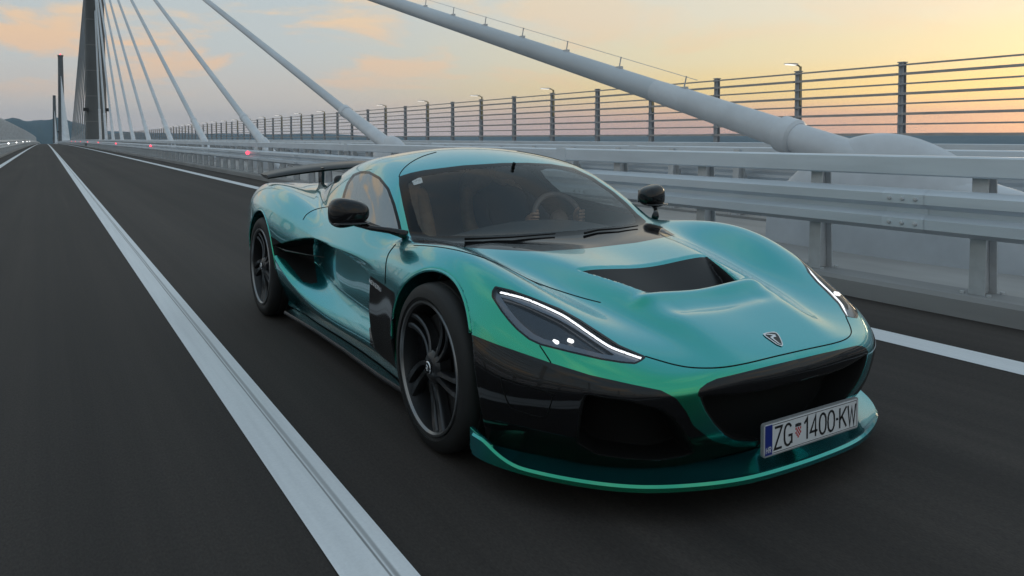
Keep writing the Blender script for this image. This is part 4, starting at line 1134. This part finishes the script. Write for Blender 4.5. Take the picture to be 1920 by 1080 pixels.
# ------------------------------------------------------------------ splitter
def splitter():
    out = [(.36, .965), (.42, .962), (.50, .942), (.62, .890), (.76, .800), (.88, .690), (.965, .56), (1.035, .38), (1.065, .20), (1.072, 0)]
    xs_ = np.linspace(0, 1, len(out)); fx, fy = cspline(xs_, [p[0] for p in out]), cspline(xs_, [p[1] for p in out])
    t = np.linspace(0, 1, 50); P = [(float(fx(q)), float(fy(q))) for q in t]
    full = [(x, -y) for x, y in P] + [(x, y) for x, y in P[-2::-1]]
    n = len(full); vs_ = []; fs = []
    for i, (x, y) in enumerate(full):
        s_ = min(i, n - 1 - i) / (n / 2); rise = .055 * (1 - sstep(.10, .32, s_)); d = Vector((x - .1, y * .9)).normalized()
        ox, oy = x + d.x * .004, y + d.y * .004
        pr = [(x - d.x * .17, y - d.y * .17, .130), (x - d.x * .03, y - d.y * .03, .128), (x - d.x * .004, y - d.y * .004, .136 + rise), (ox, oy, .128 + rise), (ox, oy, .114), (x - d.x * .012, y - d.y * .012, .104), (x - d.x * .17, y - d.y * .17, .106)]
        vs_ += pr
    k = 7
    for i in range(n - 1):
        for j in range(k): fs.append((i * k + j, i * k + (j + 1) % k, (i + 1) * k + (j + 1) % k, (i + 1) * k + j))
    fs += [tuple(range(k)), tuple((n - 1) * k + j for j in range(k - 1, -1, -1))]
    b = MB(); b.add(vs_, fs); return b
sp = splitter().build('front_splitter', M_paint, car, 38)
for s in (-1, 1):      # end plates behind the splitter tips
    b = MB(); b.prism([(.335, .12), (.46, .115), (.46, .175), (.335, .205)], 0, .014, lambda u, v, h: (u, s * (.950 + h - (u - .33) * .12), v)); bevel(b.build('end_plate', M_paint, sp), .003)
# side blades
for s in (-1, 1):
    b = MB(); vs_ = []; pts = [(-.42, .905), (-.7, .915), (-1.2, .91), (-1.7, .917), (-2.1, .935), (-2.28, .945)]
    for x, y in pts: vs_ += [(x, s * (y - .12), .128), (x, s * (y - .005), .118), (x, s * y, .108), (x, s * y, .098), (x, s * (y - .12), .098)]
    fs = [(i * 5 + j, i * 5 + (j + 1) % 5, (i + 1) * 5 + (j + 1) % 5, (i + 1) * 5 + j) for i in range(len(pts) - 1) for j in range(5)] + [(0, 1, 2, 3, 4), tuple(range(25, 30))]
    b.add(vs_, fs); b.build('sill_blade', M_carbon, car, 35)
    # fairing inside the intake
    b = MB(); b.tube([(-2.36, s * .975, .545), (-2.18, s * .955, .535), (-1.98, s * .88, .53), (-1.80, s * .82, .53)], [.006, .005, .004, .003], 6); b.build('intake_blade', M_carbon, car, True)

# ------------------------------------------------------------------ wheels
M_barrel = mat('rim_barrel', (.03, .031, .033), .4, .6)
def wheel_parts(R, wtyre, rr):
    """axle along y, outer face at y = 0 towards -y"""
    P = {}
    t = MB(); w = wtyre
    prof = [(rr - .004, .030), (rr + .004, .012), (rr + .018, .006), (R - .055, 0.0), (R - .022, .006), (R - .006, .022), (R, .045)]
    for g in (.07, .12, .17, .22):
        if g < w - .05: prof += [(R, g - .006), (R - .007, g - .004), (R - .007, g + .004), (R, g + .006)]
    prof += [(R, w - .045), (R - .006, w - .022), (R - .05, w), (rr + .01, w - .01), (rr - .004, w - .03)]
    t.lathe(prof, 72); P['tyre'] = t.mesh('tyre', 40)
    r = MB(); r.lathe([(rr - .002, .014), (rr + .006, .008), (rr + .003, .002), (rr - .005, .002), (rr - .012, .012)], 72)
    P['rim_lip'] = r.mesh('rim_lip', 40)
    r = MB(); r.lathe([(rr - .012, .012), (rr - .024, .05), (rr - .03, w - .03), (rr - .002, w - .02)], 72)
    r.lathe([(rr - .03, w - .05), (.05, w - .05)], 48); P['rim'] = r.mesh('rim', 40)
    s = MB()
    # five twin spokes swept like a turbine, with a dished hub
    for k in range(5):
        for q, (o0, o1, wd) in enumerate(((-.10, .03, .020), (.10, .22, .020))):
            a0 = 2 * math.pi * k / 5
            rows = []
            for i, rho in enumerate(np.linspace(.045, rr - .012, 9)):
                u = i / 8; a = a0 + (o0 * 2.2 * (1 - u) + o1 * 1.25 * u) + .20 * u * u
                yf = .020 - .004 * u + .016 * math.sin(u * math.pi); hw = (wd * (1 - .25 * math.sin(u * math.pi)) + .010 * u) / 1.6
                c, sn = math.cos(a), math.sin(a)
                px_, pz_ = -sn, c
                rows.append([(rho * c - px_ * hw, yf + .006, rho * sn - pz_ * hw), (rho * c - px_ * hw * .6, yf, rho * sn - pz_ * hw * .6), (rho * c + px_ * hw * .6, yf + .004, rho * sn + pz_ * hw * .6), (rho * c + px_ * hw, yf + .014, rho * sn + pz_ * hw), (rho * c + px_ * hw * .8, yf + .045, rho * sn + pz_ * hw * .8), (rho * c - px_ * hw * .8, yf + .045, rho * sn - pz_ * hw * .8)])
            vs_ = [p for r_ in rows for p in r_]; kk = 6
            s.add(vs_, [(i * kk + j, i * kk + (j + 1) % kk, (i + 1) * kk + (j + 1) % kk, (i + 1) * kk + j) for i in range(8) for j in range(kk)] + [tuple(range(kk)), tuple(8 * kk + j for j in range(kk - 1, -1, -1))])
    s.lathe([(.0001, .014), (.03, .014), (.05, .018), (.068, .032), (.072, .08)], 40)
    P['spokes'] = s.mesh('spokes', 40)
    d = MB(); d.lathe([(.08, .085), (rr - .055, .085), (rr - .055, .117), (.08, .117)], 56, close=True); P['brake_disc'] = d.mesh('brake_disc', 40)
    c = MB()
    vs_ = []; fs = []
    for i in range(9):
        a = R_(150 + 60 * i / 8)
        for (rh, y) in ((rr - .115, .070), (rr - .035, .070), (rr - .035, .135), (rr - .115, .135)): vs_.append((rh * math.cos(a), y, rh * math.sin(a)))
    for i in range(8): fs += [(i * 4 + j, i * 4 + (j + 1) % 4, i * 4 + 4 + (j + 1) % 4, i * 4 + 4 + j) for j in range(4)]
    fs += [(0, 1, 2, 3), (35, 34, 33, 32)]
    c.add(vs_, fs); P['brake_caliper'] = c.mesh('brake_caliper', 40)
    h = MB(); h.lathe([(.0001, .007), (.022, .007), (.027, .010), (.028, .018)], 32); P['centre_cap'] = h.mesh('centre_cap', 40)
    l = MB(); l.lathe([(.0225, .0062), (.0262, .0092)], 32)
    l.tube([(-.008, .005, -.010), (-.008, .005, .010), (.006, .005, .008), (.008, .005, .002), (-.004, .005, 0), (.008, .005, -.010)], .0016, 5); P['cap_mark'] = l.mesh('cap_mark')
    return P
WM = {'tyre': M_rubber, 'rim_lip': M_rimlip, 'rim': M_barrel, 'spokes': M_rim, 'brake_disc': M_disc, 'brake_caliper': M_blk, 'centre_cap': M_blk, 'cap_mark': M_silver}
for axle, (R, w, rr, yo, x, z) in enumerate(((.339, .275, .265, .984, 0.003, .339), (.352, .315, .265, .990, -2.745, .352))):
    P = wheel_parts(R, w, rr)
    for s in (-1, 1):
        wheel = new_obj('wheel', P['tyre'], M_rubber, car); wheel.location = (x, s * yo, z); wheel.rotation_euler = (0, R_(22 if axle == 0 else 40), 0)
        if s > 0: wheel.rotation_euler = (0, R_(10), math.pi)
        for k, me in P.items():
            if k != 'tyre': new_obj(k, me, WM[k], wheel)

# rolled lips round the wheel arches
def surf_y(x, z):
    lo, hi = .60, 1.10
    for _ in range(40):
        mid = (lo + hi) / 2
        if float(body0(x, mid, z)) > 0: hi = mid
        else: lo = mid
    return lo
for (wx, wz, wr), (a0, a1) in zip(WH, ((-8, 176), (4, 186))):
    pts = [(wx + wr * math.cos(R_(a_)), wz + wr * math.sin(R_(a_))) for a_ in np.linspace(a0, a1, 60)]
    pts = [(x_, surf_y(x_, z_) - .004, z_) for x_, z_ in pts if z_ > .15]
    top_ = [p for p in pts if not (wx == WH[0][0] and p[0] > .2 and p[2] < .545)]
    for s in (-1, 1):
        b = MB(); b.tube([(p[0], s * p[1], p[2]) for p in top_], .0075, 8); b.build('arch_lip', M_paint, car, True)

# ------------------------------------------------------------------ mirrors
def superell(cx_, cy_, cz_, a, b, c, n1=14, n2=28, e=.75, shear=(0, 0)):
    q = MB(); vs_ = []; pw = lambda v, e_: math.copysign(abs(v) ** e_, v)
    for i in range(n1 + 1):
        th = -math.pi / 2 + math.pi * i / n1
        for j in range(n2):
            ph = 2 * math.pi * j / n2
            X, Y, Z = a * pw(math.cos(th), e) * pw(math.cos(ph), e), b * pw(math.cos(th), e) * pw(math.sin(ph), e), c * pw(math.sin(th), e)
            vs_.append((cx_ + X + shear[0] * Y, cy_ + Y, cz_ + Z * (1 - .25 * Y / b * shear[1]) + .0))
    q.add(vs_, [(i * n2 + j, i * n2 + (j + 1) % n2, (i + 1) * n2 + (j + 1) % n2, (i + 1) * n2 + j) for i in range(n1) for j in range(n2)])
    return q
for s in (-1, 1):
    pod = superell(-.855, s * 1.0, .897, .080, .094, .070, shear=(-s * .18, -s)).build('door_mirror', M_blk, car, True)
    b = MB(); b.tube([(-.60, s * .800, .800), (-.66, s * .86, .818), (-.74, s * .93, .828), (-.83, s * .985, .848)], [.022, .015, .013, .016], 10); b.build('stalk', M_blk, pod, True)
    b = MB(); b.prism([(-.05, -.04), (.05, -.04), (.055, .02), (.04, .04), (-.045, .038)], 0, .004, lambda u, v, h: (-.936 - h - u * s * .18, s * 1.0 + u, .895 + v)); b.build('mirror_glass', M_chrome, pod)
    b = superell(-.80, s * 1.0, .850, .06, .09, .007, 6, 24, .9, (-s * .18, 0)); b.build('indicator_strip', M_chrome if False else M_carbon, pod, True)

# ------------------------------------------------------------------ rear wing
def wing():
    b = MB(); vs_ = []; n = 40; prof = [(.0, 0.0), (.04, .018), (.12, .030), (.24, .026), (.38, .034), (.38, .022), (.24, -.002), (.10, -.012), (.02, -.014)]
    for i in range(n + 1):
        t = -1 + 2 * i / n; y = .82 * t; z = 1.035 - .075 * abs(t) ** 1.8; ch = 1 - .35 * abs(t) ** 4; x0 = -3.10 - .06 * t * t
        for (u, v) in prof: vs_.append((x0 - u * ch, y, z + v * (1 - .3 * abs(t) ** 6)))
    k = len(prof)
    b.add(vs_, [(i * k + j, i * k + (j + 1) % k, (i + 1) * k + (j + 1) % k, (i + 1) * k + j) for i in range(n) for j in range(k)] + [tuple(range(k)), tuple(n * k + j for j in range(k - 1, -1, -1))])
    return b
rw = wing().build('rear_wing', M_satin, car, 40)
for s in (-1, 1):
    b = MB(); b.prism([(-3.13, 1.03), (-3.23, 1.04), (-3.22, .86), (-3.14, .86)], -.012, .012, lambda u, v, h: (u, s * .40 + h, v)); bevel(b.build('wing_strut', M_blk, rw), .004)
# tail lamps and plate recess at the back
for s in (-1, 1):
    b = MB(); b.tube([(-3.715, s * .12, .70), (-3.70, s * .42, .705), (-3.63, s * .68, .715), (-3.50, s * .84, .73)], .014, 8); b.build('tail_light', mat('tail_lamp_%d' % s, (.35, .01, .01), .2, coat=1), car, True)

# ------------------------------------------------------------------ cabin
def soft_box(name, x0, x1, y0, y1, z0, z1, m, parent, bv=.03, rot=None):
    q = MB(); q.box(x0, x1, y0, y1, z0, z1); o = q.build(name, m, parent, True); b = o.modifiers.new('bevel', 'BEVEL'); b.width = bv; b.segments = 4; return o
dash = MB(); vs_ = []
for y in np.linspace(-.66, .66, 15):
    c = 1 - .12 * (abs(y) / .66) ** 2
    for (x, z) in ((-.42, .765), (-.55, .800), (-.72, .815), (-.82, .79), (-.86, .70), (-.80, .50)): vs_.append((x, y, z * c if z > .7 else z))
dash.add(vs_, [(i * 6 + j, i * 6 + j + 1, (i + 1) * 6 + j + 1, (i + 1) * 6 + j) for i in range(14) for j in range(5)]); dash.build('dashboard', M_int, car, 50)
soft_box('console', -1.75, -.84, -.11, .11, .30, .58, M_int, car)
soft_box('cabin_floor', -2.1, -.5, -.72, .72, .16, .22, M_int, car)
soft_box('rear_bulkhead', -2.12, -2.05, -.66, .66, .2, 1.02, M_int, car)
for s in (-1, 1):
    yc = s * .37
    seat = superell(-1.42, yc, .36, .28, .24, .09, e=.6).build('seat', M_leather, car, True)
    bk = superell(0, 0, 0, .075, .235, .40, e=.62).build('backrest', M_leather, seat, True); bk.location = (-1.76, yc, .69); bk.rotation_euler = (0, R_(-20), 0)
    hd = superell(0, 0, 0, .05, .125, .10, e=.7).build('headrest', M_leather, seat, True); hd.location = (-1.90, yc, 1.03); hd.rotation_euler = (0, R_(-14), 0)
    bo = superell(0, 0, 0, .05, .05, .30, e=.7).build('side_bolster', M_leather, seat, True); bo.location = (-1.70, yc - .2, .66); bo.rotation_euler = (0, R_(-20), 0)
    bo = superell(0, 0, 0, .05, .05, .30, e=.7).build('side_bolster', M_leather, seat, True); bo.location = (-1.70, yc + .2, .66); bo.rotation_euler = (0, R_(-20), 0)
# steering wheel on the left
swm = MB(); n = 40
ring = [(0, .172 * math.cos(2 * math.pi * k / n), .160 * (max(-.80, math.sin(2 * math.pi * k / n)))) for k in range(n + 1)]
swm.tube(ring, .016, 10, False)
for a in (R_(200), R_(-20), R_(270)): swm.tube([(.0, 0, -.01), (0, .165 * math.cos(a), .145 * max(-.8, math.sin(a)))], .014, 8)
swm.lathe([(.0001, -.02), (.05, -.018), (.055, .02)], 24, 'x')
swo = swm.build('steering_wheel', mat('wheel_leather', (.16, .13, .12), .5), car, True); swo.location = (-.985, .37, .775); swo.rotation_euler = (0, R_(-22), 0)
b = superell(-.93, 0, 1.065, .02, .11, .035, e=.7); rv = b.build('rear_view_mirror', M_matte, car, True)
b = MB(); b.tube([(-.93, 0, 1.07), (-.90, 0, 1.125)], .01, 8); b.build('mirror_stem', M_matte, rv)

# ------------------------------------------------------------------ driver behind the windscreen
def skin_figure(name, verts, edges, root, m, parent, sub=2):
    me = bpy.data.meshes.new(name); me.from_pydata([v[0] for v in verts], edges, []); o = new_obj(name, me, m, parent)
    sk = o.modifiers.new('skin', 'SKIN'); sk.use_smooth_shade = True
    if not me.skin_vertices: me.skin_vertices.new()
    for i, v in enumerate(verts):
        d = me.skin_vertices[0].data[i]; d.radius = (v[1], v[2] if len(v) > 2 else v[1]); d.use_root = (i == root)
    ss = o.modifiers.new('sub', 'SUBSURF'); ss.levels = sub; ss.render_levels = sub
    return o
M_skin = mat('skin', (.42, .25, .18), .5); M_shirt = mat('dark_shirt', (.03, .035, .05), .8); M_hair = mat('dark_hair', (.02, .015, .012), .7)
drv = empty('person', (CAR_X, CAR_Y, 0), -math.pi / 2)
tag(drv, 'driver in a dark shirt seated behind the windscreen holding the steering wheel', 'person')
yc = .37; 
vt = [((-1.52, yc, .50), .15, .12), ((-1.60, yc, .68), .15, .11), ((-1.67, yc, .84), .16, .11), ((-1.70, yc, .93), .075), ((-1.685, yc, .985), .055)]
ed = [(0, 1), (1, 2), (2, 3), (3, 4)]
for s in (-1, 1):
    b0 = len(vt); vt += [((-1.665, yc + s * .17, .875), .062), ((-1.52, yc + s * .235, .735), .05), ((-1.38, yc + s * .245, .655), .044), ((-1.20, yc + s * .215, .715), .036), ((-1.055, yc + s * .172, .765), .028)]
    ed += [(2, b0)] + [(b0 + i, b0 + i + 1) for i in range(4)]
    b1 = len(vt); vt += [((-1.42, yc + s * .10, .46), .095), ((-1.12, yc + s * .13, .56), .075), ((-.98, yc + s * .13, .50), .058), ((-.78, yc + s * .12, .30), .045)]
    ed += [(0, b1)] + [(b1 + i, b1 + i + 1) for i in range(3)]
body_o = skin_figure('body', vt, ed, 0, M_shirt, drv)
# head with brow, nose, chin and ears
hd = superell(-1.665, yc, 1.045, .092, .072, .108, 16, 24, 1.0)
hd.v = [(x + (.012 if abs(z - 1.035) < .02 and abs(y - yc) < .016 and x > -1.60 else 0) - (.006 if abs(z - 1.062) < .018 and .015 < abs(y - yc) < .045 and x > -1.62 else 0), y * 1.0 - (y - yc) * .22 * max(0, (1.03 - z) / .09), z) for x, y, z in hd.v]
head = hd.build('head', M_skin, drv, True)
nb = MB(); nb.add([(-1.578, yc - .014, 1.022), (-1.578, yc + .014, 1.022), (-1.556, yc, 1.026), (-1.575, yc, 1.066)], [(0, 1, 2), (0, 2, 3), (1, 3, 2), (0, 3, 1)]); nb.build('nose', M_skin, head, True)
for s in (-1, 1):
    superell(-1.672, yc + s * .073, 1.045, .018, .008, .030, 6, 12, 1.0).build('ear', M_skin, head, True)
    superell(-1.583, yc + s * .030, 1.060, .008, .012, .007, 6, 12, 1.0).build('eye', M_hair, head, True)
superell(-1.582, yc, .998, .008, .024, .006, 6, 12, 1.0).build('mouth', mat('lips', (.35, .14, .12), .5), head, True)
hr = superell(-1.682, yc, 1.072, .094, .079, .094, 14, 24, 1.0); hr.v = [(min(x, -1.60 - max(0, 1.11 - z) * 1.2), y, max(z, 1.02 if x < -1.68 else 1.09)) for x, y, z in hr.v]; hr.build('hair', M_hair, head, True)
# hands closed round the rim: palm, four fingers and a thumb
for s in (-1, 1):
    wx, wy, wz = -.99, yc + s * .172, .785
    hv = [((wx - .065, wy + s * .004, wz - .018), .026), ((wx - .03, wy + s * .006, wz - .004), .030)]; he = [(0, 1)]
    for k, L_ in enumerate((.92, 1.0, .95, .8)):
        zz = wz + .030 - .020 * k; i0 = len(hv)
        hv += [((wx - .008, wy + s * .018, zz), .0095), ((wx + .020 * L_, wy + s * .012, zz + .003), .009), ((wx + .026 * L_, wy - s * .010, zz + .003), .0085), ((wx + .008, wy - s * .022, zz), .008)]
        he += [(1, i0), (i0, i0 + 1), (i0 + 1, i0 + 2), (i0 + 2, i0 + 3)]
    i0 = len(hv); hv += [((wx - .03, wy - s * .022, wz + .018), .0105), ((wx - .010, wy - s * .026, wz + .040), .0095), ((wx + .006, wy - s * .018, wz + .052), .0085)]; he += [(0, i0), (i0, i0 + 1), (i0 + 1, i0 + 2)]
    skin_figure('hand', hv, he, 1, M_skin, drv, 1)

# ------------------------------------------------------------------ air between here and the hills
hz_m = bpy.data.materials.new('haze_air'); hz_m.use_nodes = True; _n = hz_m.node_tree.nodes; _n.clear()
_o = _n.new('ShaderNodeOutputMaterial'); _p = _n.new('ShaderNodeVolumePrincipled')
_p.inputs['Color'].default_value = (.42, .70, 1.0, 1); _p.inputs['Density'].default_value = 1.1e-4; _p.inputs['Anisotropy'].default_value = .2
hz_m.node_tree.links.new(_p.outputs[0], _o.inputs['Volume'])
q = MB(); q.box(-4800, 4800, -1500, 4800, -60, 140); tag(q.build('haze', hz_m), kind='stuff')
